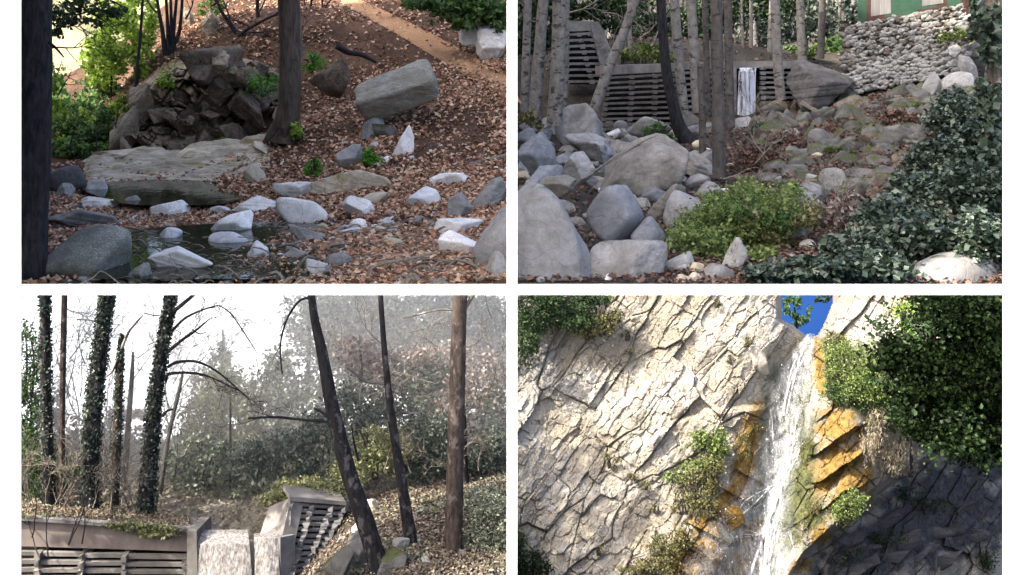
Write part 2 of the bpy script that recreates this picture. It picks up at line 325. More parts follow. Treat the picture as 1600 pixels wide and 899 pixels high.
M['concrete'] = plain_mat('weathered_concrete', (.10, .093, .085), (.24, .225, .205), 1.4, .4, .03, zs=.5)
M['concrete_pink'] = plain_mat('pinkish_concrete', (.13, .108, .096), (.27, .23, .205), 1.6, .3, .03, zs=.4)
M['crib'] = plain_mat('crib_concrete', (.06, .055, .05), (.15, .14, .125), 2, .4, .03)
M['crib_dark'] = plain_mat('stained_crib_concrete', (.08, .08, .08), (.20, .195, .19), 2, .4, .03)
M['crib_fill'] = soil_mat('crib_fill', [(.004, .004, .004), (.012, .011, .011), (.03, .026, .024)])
M['pool'] = water_mat('pool_water', (.017, .021, .009), .05, 3.2, .18); M['pool'].node_tree.nodes['Principled BSDF'].inputs['IOR'].default_value = 1.26
# ---------------------------------------------------------------- white border strips built as a wall, ground, added sun-blocking rise
YW = 10.0
g = Geo()
def plate(px0, py0, px1, py1):
    a = P(px0, py1, YW); b = P(px1, py0, YW); g.add(*box((a[0], YW, a[2]), (b[0], YW + .02, b[2])))
plate(-260, -420, 32, 900); plate(1568, -420, 1860, 900); plate(792, -420, 808, 900)
plate(32, 445, 792, 461); plate(808, 445, 1568, 461); plate(32, -420, 792, -330); plate(808, -420, 1568, -330)
tag(obj('white_border', *g.get(), M['white'], loc=(0, YW, -5), smooth=False), 'flat white border strips built as a wall with four large openings, two above two', 'wall')
V, F = box((-120, -120, -5.4), (120, 9.9, -5.3)); obj('ground', V, F, M['floor'], kind='structure', smooth=False)
# unseen landform added on the left, shaped to keep sun off the upper places
ny, nx = 40, 14; r = rs(3); V = []
for i in range(ny):
    y = 12.3 + 38.5 * (i / (ny - 1)); e = min(1, .62 + i / 10, (ny - 1 - i) / 5 + .2)
    for j, (dx, z) in enumerate(zip(np.concatenate([np.linspace(0, 2.2, 9), np.linspace(5, 14, 5)]), np.concatenate([np.linspace(-11, 45, 9), np.linspace(40, -11, 5)]))):
        yy = y + (j - 6) * .02 + 4.9 * max(0, min(1, (9 - z) / 5)) * max(0, 1 - i / 9)
        V.append((-.535 * yy - .6 - dx * (.6 + y / 60), yy, z * (e if z > 0 else 1)))
V = np.array(V); V += fbm(V * .3, 4)[:, None] * np.array([-.8, 0, .8]); i = np.arange(ny - 1)[:, None] * nx + np.arange(nx - 1)[None]
obj('shade_ridge', V, np.stack([i, i + 1, i + nx + 1, i + nx], -1).reshape(-1, 4), M['soil'], kind='structure')
# ================================================================ upper left: creek below a leaf-covered slope
T1 = Terrain([(20,448,22.4),(200,448,22.4),(420,448,22.4),(620,446,22.4),(800,441,22.4),(60,363,30),(250,366,30),(450,360,30),(620,343,30),(800,325,30),
 (100,316,36),(200,324,36),(330,322,36),(430,303,36),(560,275,36),(700,262,36),(800,255,36),(100,290,41),(200,292,41),(290,290,41),(420,262,41),(520,230,41),(640,195,41),(800,180,41),
 (150,250,46),(300,241,46),(400,222,46),(450,205,46),(560,165,46),(700,125,47),(800,112,47),(100,232,52),(170,230,52),(240,243,49.5),(330,234,49.5),(400,215,49.5),
 (235,135,55),(300,95,55),(380,85,54),(430,110,53),(500,85,54),(600,60,55),(700,60,55),(800,60,55),(300,40,62),(420,20,64),(540,-5,68),(660,-8,66),(800,-20,62),(230,100,62),
 (90,215,62),(150,215,62),(60,190,75),(160,165,75),(260,20,78),(420,-30,78),(600,-60,80),(800,-70,80)], .16, .4, 1)
T1.mesh('hillside', M['soil'], -10, 797, 22.45, 80, 150, 130, skirt=.25)
def on1(px, py, lo=22.6, hi=78): return T1.hit(px, py, lo, hi)
# dry sunlit hill across the valley
V = []; nx, ny = 40, 16
for i in range(ny):
    for j in range(nx):
        x = -72 + 62 * j / (nx - 1); u = i / (ny - 1); V.append((x, 92 + 40 * u, -6 + 22 * u ** .8 * (1 - .55 * j / nx) + 1.5 * math.sin(j * .5 + i)))
i = np.arange(ny - 1)[:, None] * nx + np.arange(nx - 1)[None]
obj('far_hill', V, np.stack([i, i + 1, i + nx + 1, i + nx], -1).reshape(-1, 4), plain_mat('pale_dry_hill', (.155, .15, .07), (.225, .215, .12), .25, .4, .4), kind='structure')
# trail
cen = smooth_path([(528,-6),(566,14),(612,38),(655,62),(700,88),(745,112),(797,132)], 60); V = []
for k, (a, b) in enumerate(cen):
    w = 22 + 40 * k / 60
    for s in (-1, -.5, 0, .5, 1):
        px, py = a + s * w * .55, b - s * w * 1.05 * -1 * (-1); Y = on1(a, b + s * w * .55); x = (a + s * w * .3 - 800) * K * Y
        V.append((x, Y, T1.z(x, Y)[0] + .05))
i = np.arange(59)[:, None] * 5 + np.arange(4)[None]
obj('dirt_path', V, np.stack([i, i + 1, i + 6, i + 5], -1).reshape(-1, 4), M['path'], kind='structure')
# pool
cen = P(290, 303, 38); a = np.linspace(0, 2 * math.pi, 60, endpoint=False)
px = 272 + 138 * np.cos(a) * (1 + .12 * np.sin(3 * a)); Yp = 37.6 + 4.2 * np.sin(a) * (1 + .1 * np.cos(2 * a)); zp = -4.68
V = [((-515) * K * 37.6, 37.6, zp)] + [((p - 800) * K * y, y, zp) for p, y in zip(px, Yp)]
obj('pool_water', V, [(0, 1 + k, 1 + (k + 1) % 60) for k in range(60)], M['pool'], kind='structure')
V = [((p - 800) * K * y, y, -4.77) for p, y in ((150, 22.7), (640, 22.7), (700, 26), (640, 30.2), (380, 31), (140, 29))]
obj('stream_water', V, [(0, 1, 2, 3), (0, 3, 4, 5)], M['pool'], kind='structure')
# --- fallen leaves
def litter(T, dens, name, m, size, seed, px0, px1, Y0, Y1, n, lift=.05):
    r = rs(seed); u = r.uniform(px0, px1, n); Y = 1 / r.uniform(1 / Y1, 1 / Y0, n); x = (u - 800) * K * Y; z = T.z(x, Y)
    py = HOR - z / Y / K; k = r.uniform(0, 1, n) < dens(u, py, Y, x); c = np.stack([x, Y, z + r.uniform(0, lift * 2, n)], 1)[k]
    return leaves(name, c, size * (c[:, 1] / 40) ** .35, m, seed, flat=.35, aspect=.75, fold=.5)
def trail_d(u, py): 
    return np.min(np.hypot((u[:, None] - cenp[None, :, 0]) * .6, py[:, None] - cenp[None, :, 1]), 1)
cenp = smooth_path([(528,-6),(566,14),(612,38),(655,62),(700,88),(745,112),(797,132)], 30)
def d1(u, py, Y, x):
    d = 1.0 * np.ones(len(u)); d = np.where((u < 440) & (py > 228) & (Y > 33.5) & (u < 420), .04, d)
    d = np.clip((trail_d(u, py) - 3) / 11, .10, 1); d = np.where((u < 200) & (Y > 45), .25, d)
    n = fbm(np.stack([x * .45, Y * .45, x * 0], 1), 3); d = np.where((Y < 31) & (u < 690), np.clip(.10 + n * 2.4, .03, .9), d)
    return d * np.clip(.7 + n * 1.1 + 1.1 * fbm(np.stack([x * .13, Y * .13, x * 0 + 4], 1), 2), .15, 1)
litter(T1, d1, 'fallen_leaves', M['litter'], .19, 11, 30, 796, 22.5, 76, 125000)
litter(T1, lambda u, py, Y, x: d1(u, py, Y, x) * np.clip((u - 380) / 300, .06, 1) * (py > -20), 'dry_leaves', M['litter_dry'], .18, 12, 30, 796, 22.5, 70, 55000, .08)
# --- rocks of the creek, one by one
ROCKS1 = [
 # box, material, style, tilt, label
 ((68,352,202,446),'speck_rock','round',0,'big dark speckled boulder at the foot of the black trunk',23.6),
 ((64,326,196,356),'grey_rock','slab',2,'long low grey rock behind the speckled boulder',None),
 ((66,258,134,306),'dark_rock','round',0,'black rounded boulder right beside the dark trunk',None),
 ((132,282,172,312),'blue_rock','block',0,'small pointed blue grey stone at the left end of the pool',None),
 ((122,308,188,330),'pale_rock','crag',0,'knobbly pale stone in front of the pool, left end',None),
 ((188,305,226,330),'grey_rock','round',0,'round grey stone at the near edge of the pool',None),
 ((242,312,292,342),'pale_rock','block',-22,'white wedge of stone leaning up from the near pool edge',None),
 ((326,321,362,338),'blue_rock','round',0,'small smooth stone at the pool outlet',None),
 ((362,306,432,336),'pale_rock','slab',-8,'pale flat rock at the right end of the pool',None),
 ((430,308,518,352),'pale_rock','round',5,'big smooth white boulder in the middle of the creek',None),
 ((428,284,494,314),'pale_rock','crag',0,'pitted pale rock behind the smooth white boulder',None),
 ((322,336,398,374),'pale_rock','block',-18,'pale tilted block with a red leaf drift on its right',None),
 ((324,362,390,392),'blue_rock','round',-6,'dark blue stone below the tilted pale block',None),
 ((232,388,338,428),'pale_rock','slab',6,'flat white rock with a brown leaf on top, in the stream',None),
 ((246,355,282,384),'blue_rock','round',0,'round slaty blue stone amid red leaves',None),
 ((384,376,420,412),'blue_rock','crag',0,'rough blue grey stone left of the twig tangle',None),
 ((478,404,514,436),'blue_rock','block',0,'light blue stone in the twigs at the bottom',None),
 ((534,310,592,342),'pale_rock','block',12,'pale wedge stone right of the smooth white boulder',None),
 ((484,264,620,302),'tan_rock','slab',-4,'long flat pale ledge below the two ferns',None),
 ((556,296,606,324),'tan_rock','block',8,'brownish stone at the right end of the flat ledge',None),
 ((526,226,566,266),'grey_rock','block',-5,'upright grey stone left of the small fern',None),
 ((546,342,576,360),'pale_rock','round',4,'small white oval pebble near the leaf drift',None),
 ((584,352,608,368),'tan_rock','round',0,'small pinkish pebble in the leaves',None),
 ((594,366,634,392),'tan_rock','slab',28,'split flat stone tilted in the twigs',None),
 ((676,340,754,372),'pale_rock','slab',8,'bright white flat rock lying above another by the right edge',None),
 ((682,366,762,406),'pale_rock','block',14,'white angular rock with a shaded left side, lower right',None),
 ((636,292,690,326),'blue_rock','block',-10,'blue grey pointed rock half sunk in leaves',None),
 ((696,302,738,346),'grey_rock','block',16,'grey leaning rock beside the pointed one',None),
 ((730,282,796,330),'grey_rock','slab',-18,'grey ledge rock at the right edge',None),
 ((672,268,732,296),'pale_rock','slab',-14,'pale strip of rock under the fallen branch',None),
 ((756,390,796,446),'grey_rock','crag',0,'rough stone in the lower right corner',None),
 ((444,356,508,386),'grey_rock','crag',6,'brown grey rough stone below the white boulder',None),
 ((508,396,552,424),'grey_rock','round',0,'dark rounded stone by the wet twigs',None),
 ((434,388,484,412),'grey_rock','slab',-20,'slanted grey stone in the middle of the twigs',None),
 ((88,286,116,314),'grey_rock','block',0,'narrow grey stone in front of the black boulder',None),
 ((200,408,236,446),'grey_rock','crag',0,'small rough stone right of the speckled boulder',None),
 ((382,255,420,288),'tan_rock','block',0,'tan block at the right end of the limestone shelf',None),
]
for k, (b, m, st, tl, lb, Y) in enumerate(ROCKS1):
    Y = Y or on1((b[0] + b[2]) / 2, min(b[3], 444) - 2)
    tag(rock('boulder' if b[2] - b[0] > 60 else 'stone', M[m], b, Y, 100 + k, st, tl), lb, 'rock')
# balanced slab and what it rests on
U, F = ico(5); V = U * ((np.abs(U) ** 9).sum(1) ** (-1 / 9))[:, None]; V = V * np.array([1.0, .62, .43]); V[:, 0] += .22 * V[:, 2] + .12 * V[:, 1]; V[:, 2] *= 1 - .16 * V[:, 0]; V[:, 1] *= 1 + .15 * V[:, 0]
V += .05 * np.stack([fbm(V * 2.2 + 7 * k, 4) for k in range(3)], 1); V[:, 2] += .035 * fbm(np.stack([V[:, 0] * 1.2, V[:, 1] * 1.2, V[:, 2] * 9], 1), 3)
ca, sa = math.cos(.62), math.sin(.62); V = V @ np.array([[1, 0, 0], [0, ca, sa], [0, -sa, ca]]); ca, sa = math.cos(.50), math.sin(.50); V = V @ np.array([[ca, 0, sa], [0, 1, 0], [-sa, 0, ca]])
lo, hi = V.min(0), V.max(0); a, b = P(550, 192, 40.6), P(686, 92, 40.6); V = (V - (lo + hi) / 2) / (hi[0] - lo[0]) * (b[0] - a[0]); V[:, 2] *= (b[2] - a[2]) / (V[:, 2].max() - V[:, 2].min()); V += (a + b) / 2 + np.array([0, .6, 0])
tag(obj('boulder', V, F, M['slab'], loc=(a + b) / 2), 'huge tilted lichen-grey slab resting on small stones on the slope', 'rock')
tag(rock('stone', M['grey_rock'], (564,184,604,226), 40.4, 78, 'block', 10), 'dark stone wedged under the huge tilted slab', 'rock')
tag(rock('stone', M['mossy_rock'], (582,190,626,216), 40.0, 79, 'slab', -10), 'flat pale stone wedged under the huge tilted slab', 'rock')
tag(rock('stone', M['pale_rock'], (615,194,647,262), 37.6, 80, 'block', 12), 'tall pointed white stone standing below the huge slab', 'rock')
tag(rock('stone', M['pale_rock'], (592,244,612,264), 37.2, 81, 'round', 0), 'small white stone between fern and pointed stone', 'rock')
# limestone shelf behind the pool
sh = thing('limestone_shelf', 'pale yellow limestone shelf behind the pool', 'rock ledge', P(270, 262, 42))
for k, (b, tl) in enumerate([((140,232,262,254),-4),((262,230,350,252),-6),((390,218,428,246),-10)]):
    rock('ledge_block', M['tan_rock'], b, on1((b[0] + b[2]) / 2, b[3] - 3, 34), 300 + k, 'slab', tl, dep=1.6, parent=sh, grow=1.1)
M['shelf'] = rock_mat('bedded_limestone', (.22, .19, .13), (.66, .60, .48), 1.2, 1., .25, stain=(.20, .16, .05), strata=(.5, 1, 3))
gx, gy = np.linspace(116, 436, 90), np.linspace(40.2, 48.6, 60); X, Y = np.meshgrid(gx, gy); X2 = (X - 800) * K * Y
ed = np.clip(np.minimum.reduce([(X - 122) / 26, (432 - X) / 30, (Y - 40.6 + .02 * np.maximum(X - 380, 0)) / .5, (48.3 - Y) / .8]), 0, 1); nn = fbm(np.stack([X2.ravel() * .5, Y.ravel() * .9, X2.ravel() * 0], 1), 5).reshape(X.shape)
Z = T1.z(X2.ravel(), Y.ravel()).reshape(X.shape) + ed * (.16 + .9 * np.abs(nn) * np.clip((Y - 40.6) / 4, .25, 1)) - .10; i = np.arange(59)[:, None] * 90 + np.arange(89)[None]
obj('bedding_plane', np.stack([X2, Y, Z], -1).reshape(-1, 3), np.stack([i, i + 1, i + 91, i + 90], -1).reshape(-1, 4), M['shelf'], sh, P(270, 262, 42))
# bedrock outcrop of many blocks
oc = thing('rock_outcrop', 'craggy brown bedrock outcrop between the pool and the slope', 'rock outcrop', P(320, 240, 50)); r = rs(21)
def top_edge(px): return np.interp(px, [190, 225, 250, 300, 330, 390, 430, 445], [172, 142, 112, 92, 84, 84, 110, 150])
M['bedrock'] = rock_mat('fractured_bedrock', (.035, .025, .017), (.37, .285, .20), .45, 1., .3, speck=(.40, .36, .30), stain=(.05, .035, .028), moss=((.07, .09, .02), .80), vary=0)
gx, gy = np.meshgrid(np.linspace(160, 456, 210), np.linspace(70, 252, 150)); wv = 7 * fbm(np.stack([gx.ravel() / 30, gy.ravel() / 30, gx.ravel() * 0], 1), 3).reshape(gx.shape); x, y = gx + wv, gy - wv
a, bb = x * .86 + y * .5, -x * .5 + y * .86; o1, t1, c1 = vor(a, bb, 60, 44, 11); o2, t2, c2 = vor(a, bb, 26, 17, 12); o3, t3, c3 = vor(a, bb, 11, 7, 13)
h = 1.5 * o1 + 2.2 * t1 + .8 * o2 + 1.6 * t2 + .25 * o3 + .6 * t3 - .7 * np.exp(-(c1 / .05) ** 2) - .35 * np.exp(-(c2 / .07) ** 2) + .3 * fbm(np.stack([gx.ravel() / 12, gy.ravel() / 12, gx.ravel() * 0], 1), 4).reshape(gx.shape)
te = np.interp(gx, [160, 196, 222, 250, 300, 330, 390, 430, 456], [205, 165, 138, 110, 90, 80, 84, 106, 130]); ed = np.clip(np.minimum.reduce([(gy - te) / 16, (gx - 164) / 20, (456 - gx) / 16]), -1, 1)
Yf = 49.9 + (246 - gy) * .013 - h + np.clip(1 - ed, 0, 2) ** 2 * 2.2
i = np.arange(149)[:, None] * 210 + np.arange(209)[None]; Fq = np.stack([i, i + 1, i + 211, i + 210], -1).reshape(-1, 4); keep = (ed.ravel()[Fq] > -.9).all(1)
obj('bedrock_face', np.stack([(gx - 800) * K * Yf, Yf, (HOR - gy) * K * Yf], -1).reshape(-1, 3), Fq[keep], M['bedrock'], oc, np.array(oc.location), smooth=False)
k = 0
for row in range(10):
    for px in np.arange(190, 452, 20.):
        py = 242 - row * 16 + r.uniform(-6, 6) - max(0, (px - 350) * .18); px += r.uniform(-9, 9); s = r.uniform(11, 26)
        if py < top_edge(px) + 8 or px > 450 or r.rand() < .62: continue
        Y = 49.4 + (246 - py) * .013 + r.uniform(-.9, .3) - (1.2 if 300 < px < 400 and py < 125 else 0) + (1.0 if 250 < px < 300 and py > 120 else 0)
        st = ['crag', 'block', 'crag'][k % 3]; tall = 1.5 if px < 245 else .85
        rock('rock_block', M['crag_tan' if (px < 250 or r.rand() < .25) else 'crag'], (px - s, py - s * tall, px + s, py + s * tall), Y, 400 + k, st, r.uniform(-45, 10) if px > 250 else r.uniform(5, 25), dep=1.1, sub=4, parent=oc).data.polygons.foreach_set('use_smooth', np.zeros(5120, bool)); k += 1
tag(rock('boulder', M['crag'], (296,68,388,128), 49.6, 66, 'crag', -18, dep=.9), 'big grey overhanging boulder at the top of the outcrop', 'rock')
tag(rock('boulder', M['crag'], (480,100,548,150), 47.5, 67, 'crag', -20, dep=.9), 'dark hollowed rock right of the main tree', 'rock')
tag(rock('boulder', M['crag'], (350,130,420,190), 49, 68, 'crag', 10, dep=.9), 'dark knobbly rock in the outcrop left of the main tree', 'rock')
for k, (b, lb) in enumerate([((314,18,344,58), 'upright grey rock in the slope above the outcrop'), ((286,12,306,44), 'small tan rock beside the thin trunks at the top')]):
    tag(rock('stone', M['crag_tan'], b, on1((b[0]+b[2])/2, b[3], 50), 500 + k, 'crag', 0), lb, 'rock')
for k, (b, lb) in enumerate([((742,44,796,88), 'pale limestone block below the green bush at the upper right'), ((716,30,770,66), 'limestone block half covered by the green bush'), ((752,8,796,50), 'topmost limestone block by the right edge')]):
    tag(rock('boulder', M['pale_rock'], b, 50 + k * 2, 520 + k, 'crag', 0), lb, 'rock')
M['pebble'] = leaf_mat('wet_pebbles', [(.02, .02, .022), (.06, .062, .068), (.14, .14, .145), (.30, .30, .29), (.09, .07, .05), (.5, .49, .47)], 0, .45, .4)
# stones of the stream bed, pieces of the ground
bed = bpy.data.objects['hillside']; r = rs(31)
for k in range(260):
    px = r.uniform(90, 790); py = r.uniform(320, 444) if k < 220 else r.uniform(225, 330); px = px if k < 220 else r.uniform(430, 790); s = r.uniform(5, 15) * (.75 if k >= 220 else 1)
    rock('stone', M[['grey_rock', 'dark_rock', 'blue_rock', 'grey_rock', 'dark_rock', 'pale_rock', 'tan_rock'][r.randint(7)]], (px - s, py - s * .7, px + s, py + s * .6), on1(px, py), 600 + k, ['round', 'block', 'crag'][k % 3], r.uniform(-20, 20), sub=2, parent=bed)
r = rs(33); G = Geo()
for k in range(520):
    px, py = r.uniform(84, 792), r.uniform(330, 446); s = r.uniform(3.5, 10); Y = on1(px, py); V, F = rock_geo(3000 + k % 40, 1, planes=7, p=20, rough=.05); c = P(px, py, Y); q = s * K * Y
    a = r.uniform(0, 3); V = V @ np.array([[math.cos(a), math.sin(a), 0], [-math.sin(a), math.cos(a), 0], [0, 0, 1]]); G.add(V * q * np.array([1, 1, .7]) + c, F)
obj('pebbles', *G.get(), M['pebble'], kind='stuff')
for k in range(38):
    px, py, s = r.uniform(320, 720), r.uniform(346, 440), r.uniform(9, 18); rock('stone', M[['dark_rock', 'grey_rock', 'blue_rock'][k % 3]], (px - s, py - s * .6, px + s, py + s * .5), on1(px, py) - .1, 3200 + k, ['block', 'crag', 'slab'][k % 3], r.uniform(-25, 25), sub=3, parent=bed)
# --- trees
def trunk_px(path, w, Y, n=14, sides=12, seed=0, rough=.12, dY=0):
    path = smooth_path(path, n); w = np.interp(np.linspace(0, 1, n), np.linspace(0, 1, len(w)), w); Y = np.broadcast_to(np.asarray(Y, 'f8'), n) if np.ndim(Y) == 0 else np.linspace(Y[0], Y[1], n)
    pts = np.array([P(a, b, y) for (a, b), y in zip(path, Y)]); return tube(pts, w * K * Y / 2, sides, seed, rough)
def tree(name, label, base, parts, group=None, cat='tree'):
    t = thing(name, label, cat, base, group)
    for nm, geo, m in parts: obj(nm, *geo, m, t, base, kind='stuff' if nm in ('stems', 'branches') else None)
    return t
def twigs(starts, seed, n=5, length=60, wpx=3, spread=60, gen=2, sides=4, up=.2):
    """bare twigs in photo units: starts = (px,py,Y,angle); returns one joined mesh"""
    r = rs(seed); G = Geo()
    def grow(p, y, ang, L, w, g):
        pts = [(p[0], p[1])]; a = ang
        for _ in range(6):
            a += r.uniform(-.22, .22); p = (p[0] + math.cos(a) * L / 6, p[1] - math.sin(a) * L / 6); pts.append(p)
        yy = np.linspace(y, y + r.uniform(-.6, .6), 7); q = np.array([P(u, v, t) for (u, v), t in zip(pts, yy)])
        G.add(*tube(q, np.linspace(w, w * .35, 7) * K * y / 2, sides))
        if g > 0:
            for _ in range(n):
                i = r.randint(2, 7); grow(pts[i], yy[i], a + r.choice([-1, 1]) * math.radians(r.uniform(20, spread)), L * r.uniform(.35, .7), max(w * .5, .7), g - 1)
    for s in starts: grow((s[0], s[1]), s[2], s[3], length * r.uniform(.7, 1.2), wpx, gen)
    return G.get()
b0 = P(52, 452, 23.3)
tree('black_trunk', 'thick near-black tree trunk at the left edge of the creek', b0, [('trunk', trunk_px([(40,458),(46,330),(50,200),(53,90),(54,-30)], [62,56,56,54,52], 23.3, 30, 28, 1, .10), M['bark_dark']), ('branch', trunk_px([(76,66),(88,76),(100,90)], [5,4,2], 23.0, 6, 6), M['bark_dark'])])
b0 = P(446, 215, 44)
t = tree('main_tree', 'brown tree standing on the slope with mossy flared foot', b0, [('trunk', trunk_px([(444,222),(447,200),(452,160),(453,90),(452,30),(451,-30)], [58,40,34,33,33,33], 44, 34, 24, 5, .10), M['bark_brown'])])
for k, p in enumerate([[(432,195),(420,214),(412,224)], [(458,196),(468,210),(476,216)], [(446,200),(444,216),(440,226)]]): obj('root', *trunk_px(p, [16,11,5], 43.5, 8, 10, k, .15), M['bark_brown'], t, b0)
b0 = P(466, 86, 50)
tree('young_tree', 'slender reddish trunk just behind the brown main tree', b0, [('trunk', trunk_px([(469,90),(466,60),(464,20),(462,-30)], [16,12,11,10], 50, 14, 12, 8), M['bark_mid'])])
b0 = P(262, 84, 55)
t = tree('clump_tree', 'clump of thin dark stems at the top of the outcrop', b0, [])
for k, p in enumerate([[(258,86),(254,50),(247,10),(243,-25)], [(264,86),(262,40),(258,-25)], [(268,84),(272,40),(278,-25)], [(272,80),(268,40),(266,-25)], [(262,84),(280,50),(286,-25)]]): obj('stem', *trunk_px(p, [9,7,5,4], 55, 12, 8, k), M['bark_dark'], t, b0)
for k, (lb, p, w, Y) in enumerate([('dark sapling leaning left above the overhanging boulder', [(374,58),(360,38),(345,16),(328,-25)], [8,7,5,4], 56), ('thin dark sapling left of the main tree top', [(404,32),(402,10),(404,-25)], [8,6,6], 58), ('dark crooked branch lying across the slope left of the main tree', [(372,58),(390,44),(420,28),(446,18)], [5,5,4,3], 55.5), ('thin stem right of the main tree', [(508,36),(504,10),(502,-25)], [4,3,3], 60), ('thin stem between the main tree and the young tree', [(482,46),(486,10),(488,-25)], [5,4,3], 60), ('dark twisted fallen branch above the hollowed rock', [(526,72),(545,82),(566,86),(588,98)], [10,9,8,4], 48.5)]):
    tree('sapling' if k not in (2, 5) else 'fallen_branch', lb, P(*p[0], Y), [('stem', trunk_px(p, w, Y, 12, 8, 40 + k, .2), M['bark_dark'])], cat='tree' if k not in (2, 5) else 'branch')
t = thing('bare_thicket', 'dark bare branches crossing the slope at the top left of the main tree', 'branches', P(380, 40, 55)); obj('branches', *twigs([(360,36,55.5,1.9),(345,14,55.5,2.4),(404,20,57,1.2),(420,28,55.5,.5),(396,44,55.5,2.6),(330,10,56,.6),(480,20,60,1.8),(505,16,60,1.2),(372,56,55.5,.2),(290,30,55,1.0),(245,20,55,2.2)], 61, 5, 62, 3.2, 50), M['twig_dark'], t, np.array(t.location), kind='stuff')
# bright saplings on the left
b0 = P(212, 190, 58)
t = tree('lime_tree', 'airy bright green sapling with thin dark stem left of the outcrop', b0, [('trunk', trunk_px([(213,160),(214,110),(219,60),(224,-20)], [6,5,5,4], 54.5, 14, 8), M['bark_dark']), ('stem', trunk_px([(175,200),(174,130),(178,70)], [4,3,3], 57, 10, 6), M['bark_dark'])])
c = clumps_px([(190,60,42,52),(160,100,34,45),(215,30,34,42),(225,90,20,40),(170,20,30,28),(150,70,20,24)], 57.5, 2.2, 5200, 41, .2); leaves('crown', c, .30, M['leaf_lime'], 41, t, b0)
b0 = P(140, 240, 60)
t = tree('green_shrub', 'dense mid-green shrubs filling the valley left of the outcrop', b0, [('stems', twigs([(110,240,60,1.7),(150,245,60,1.5),(180,240,60,1.4),(130,240,61,1.9)], 5, 3, 80, 4), M['twig_dark'])], cat='shrub')
leaves('foliage', clumps_px([(120,190,48,44),(160,160,40,48),(110,225,44,24),(185,200,22,42),(150,225,40,24),(90,160,20,40)], 60, 2.5, 5600, 42, .24), .30, M['leaf_spring'], 42, t, b0)
b0 = P(90, 120, 64)
def g1(e, lift=.6): return (*e, on1(e[0], min(e[1] + e[3] * .5, 260), 30) - lift)
b0 = P(150, 236, 50); t = tree('undergrowth_shrub', 'dark leafy undergrowth in front of the bare bank left of the outcrop', b0, [('stems', twigs([(110,236,49,1.7),(150,236,49,1.5),(176,232,50,1.4)], 15, 3, 50, 3), M['twig_dark'])], cat='shrub')
leaves('foliage', clumps_px([g1(e) for e in [(110,200,36,24),(140,215,34,22),(165,195,26,28),(100,230,30,16),(150,236,40,12),(185,215,16,24),(130,180,30,20)]], 49, 1.2, 6500, 46, .24), .24, M['leaf_spring'], 46, t, b0)
leaves('sprays', clumps_px([g1(e, .9) for e in [(120,190,30,18),(150,200,26,18),(175,180,16,22),(105,222,18,10)]], 49, 1., 1300, 47, .3), .24, M['leaf_lime'], 47, t, b0)
t = tree('bare_shrub', 'thin leafy twigs hanging across the bright gap beside the black trunk', b0, [('branches', twigs([(78,50,50,.4),(78,20,50,.2),(80,75,50,.1),(120,6,50,-.5),(170,0,52,-2.6),(200,14,52,2.9)], 9, 5, 70, 3, 50), M['twig_dark'])], cat='tree')
leaves('foliage', clumps_px([(100,22,36,22),(140,12,40,16),(95,48,18,14),(180,16,30,12),(130,36,26,12)], 50, 1.5, 1300, 43, .3), .24, M['leaf_dark'], 43, t, b0)
t = tree('shrub', 'yellow green bush low beside the black trunk', P(88, 140, 48), [('stems', twigs([(84,150,48,1.5),(90,150,48,1.2)], 6, 3, 50, 3), M['twig_dark'])], cat='shrub')
leaves('foliage', clumps_px([(84,120,12,22),(90,175,16,20)], 48, 1., 500, 44), .26, M['leaf_lime'], 44, t, P(88, 140, 48))
# green at the upper right
t = tree('rock_shrub', 'dark green bush on the limestone at the upper right corner of the creek', P(720, 40, 53), [('stems', twigs([(700,30,53,1.8),(740,40,53,1.3),(770,40,53,1.2)], 7, 3, 50, 4), M['twig_dark'])], cat='shrub')
leaves("foliage", clumps_px([(660,2,32,14),(705,12,36,20),(750,12,40,22),(730,34,30,12),(780,40,14,30)], 51.5, 1.5, 3800, 45, .25), .34, M['leaf_mid'], 45, t, P(720, 40, 53), clip=(30, 797, -60))
def fern(label, px, py, rx, ry, Y, seed, m='leaf_fern', n=360, size=.2, cat='fern'):
    b = P(px, py + ry, Y); r = rs(seed); t = thing('fern' if cat == 'fern' else 'plant', label, cat, b); G = Geo()
    for k in range(9):
        a = r.uniform(.25, math.pi - .25); tip = (px + math.cos(a) * rx, py + ry - math.sin(a) * ry * 2); pts = smooth_path([(px, py + ry), ((px + tip[0]) / 2, tip[1] + ry * .1), tip], 6)
        G.add(*tube(np.array([P(u, v, Y + (k - 4) * .06) for u, v in pts]), np.full(6, .018), 4))
    obj('stems', *G.get(), M['twig_dark'], t, b, kind='stuff')
    leaves('fronds', clumps_px([(px, py, rx, ry)], Y, .6, n, seed, .3), size, M[m], seed, t, b, flat=.15, aspect=.4)
    return t
for k, a in enumerate([('bright fern left of the flat ledge', 490,266,15,18,37.5), ('small bright fern between the grey stone and the pointed white stone', 579,249,14,14,37), ('green fern on the outcrop beside the main tree', 410,135,26,18,47.5), ('yellow green fern just right of the main tree', 488,98,18,16,47.4), ('grass tuft on the tan shoulder of the outcrop', 262,128,16,12,50), ('fern on the slope near the small tan rock', 330,12,24,14,59), ('small fern at the foot of the outcrop', 352,224,14,8,47.6), ('green tuft on the left shoulder of the outcrop', 194,162,14,12,51), ('moss tuft on the foot of the main tree', 462,203,9,14,43.2)]):
    fern(a[0], *a[1:], 50 + k, 'leaf_lime' if k in (4, 7, 8) else 'leaf_fern')
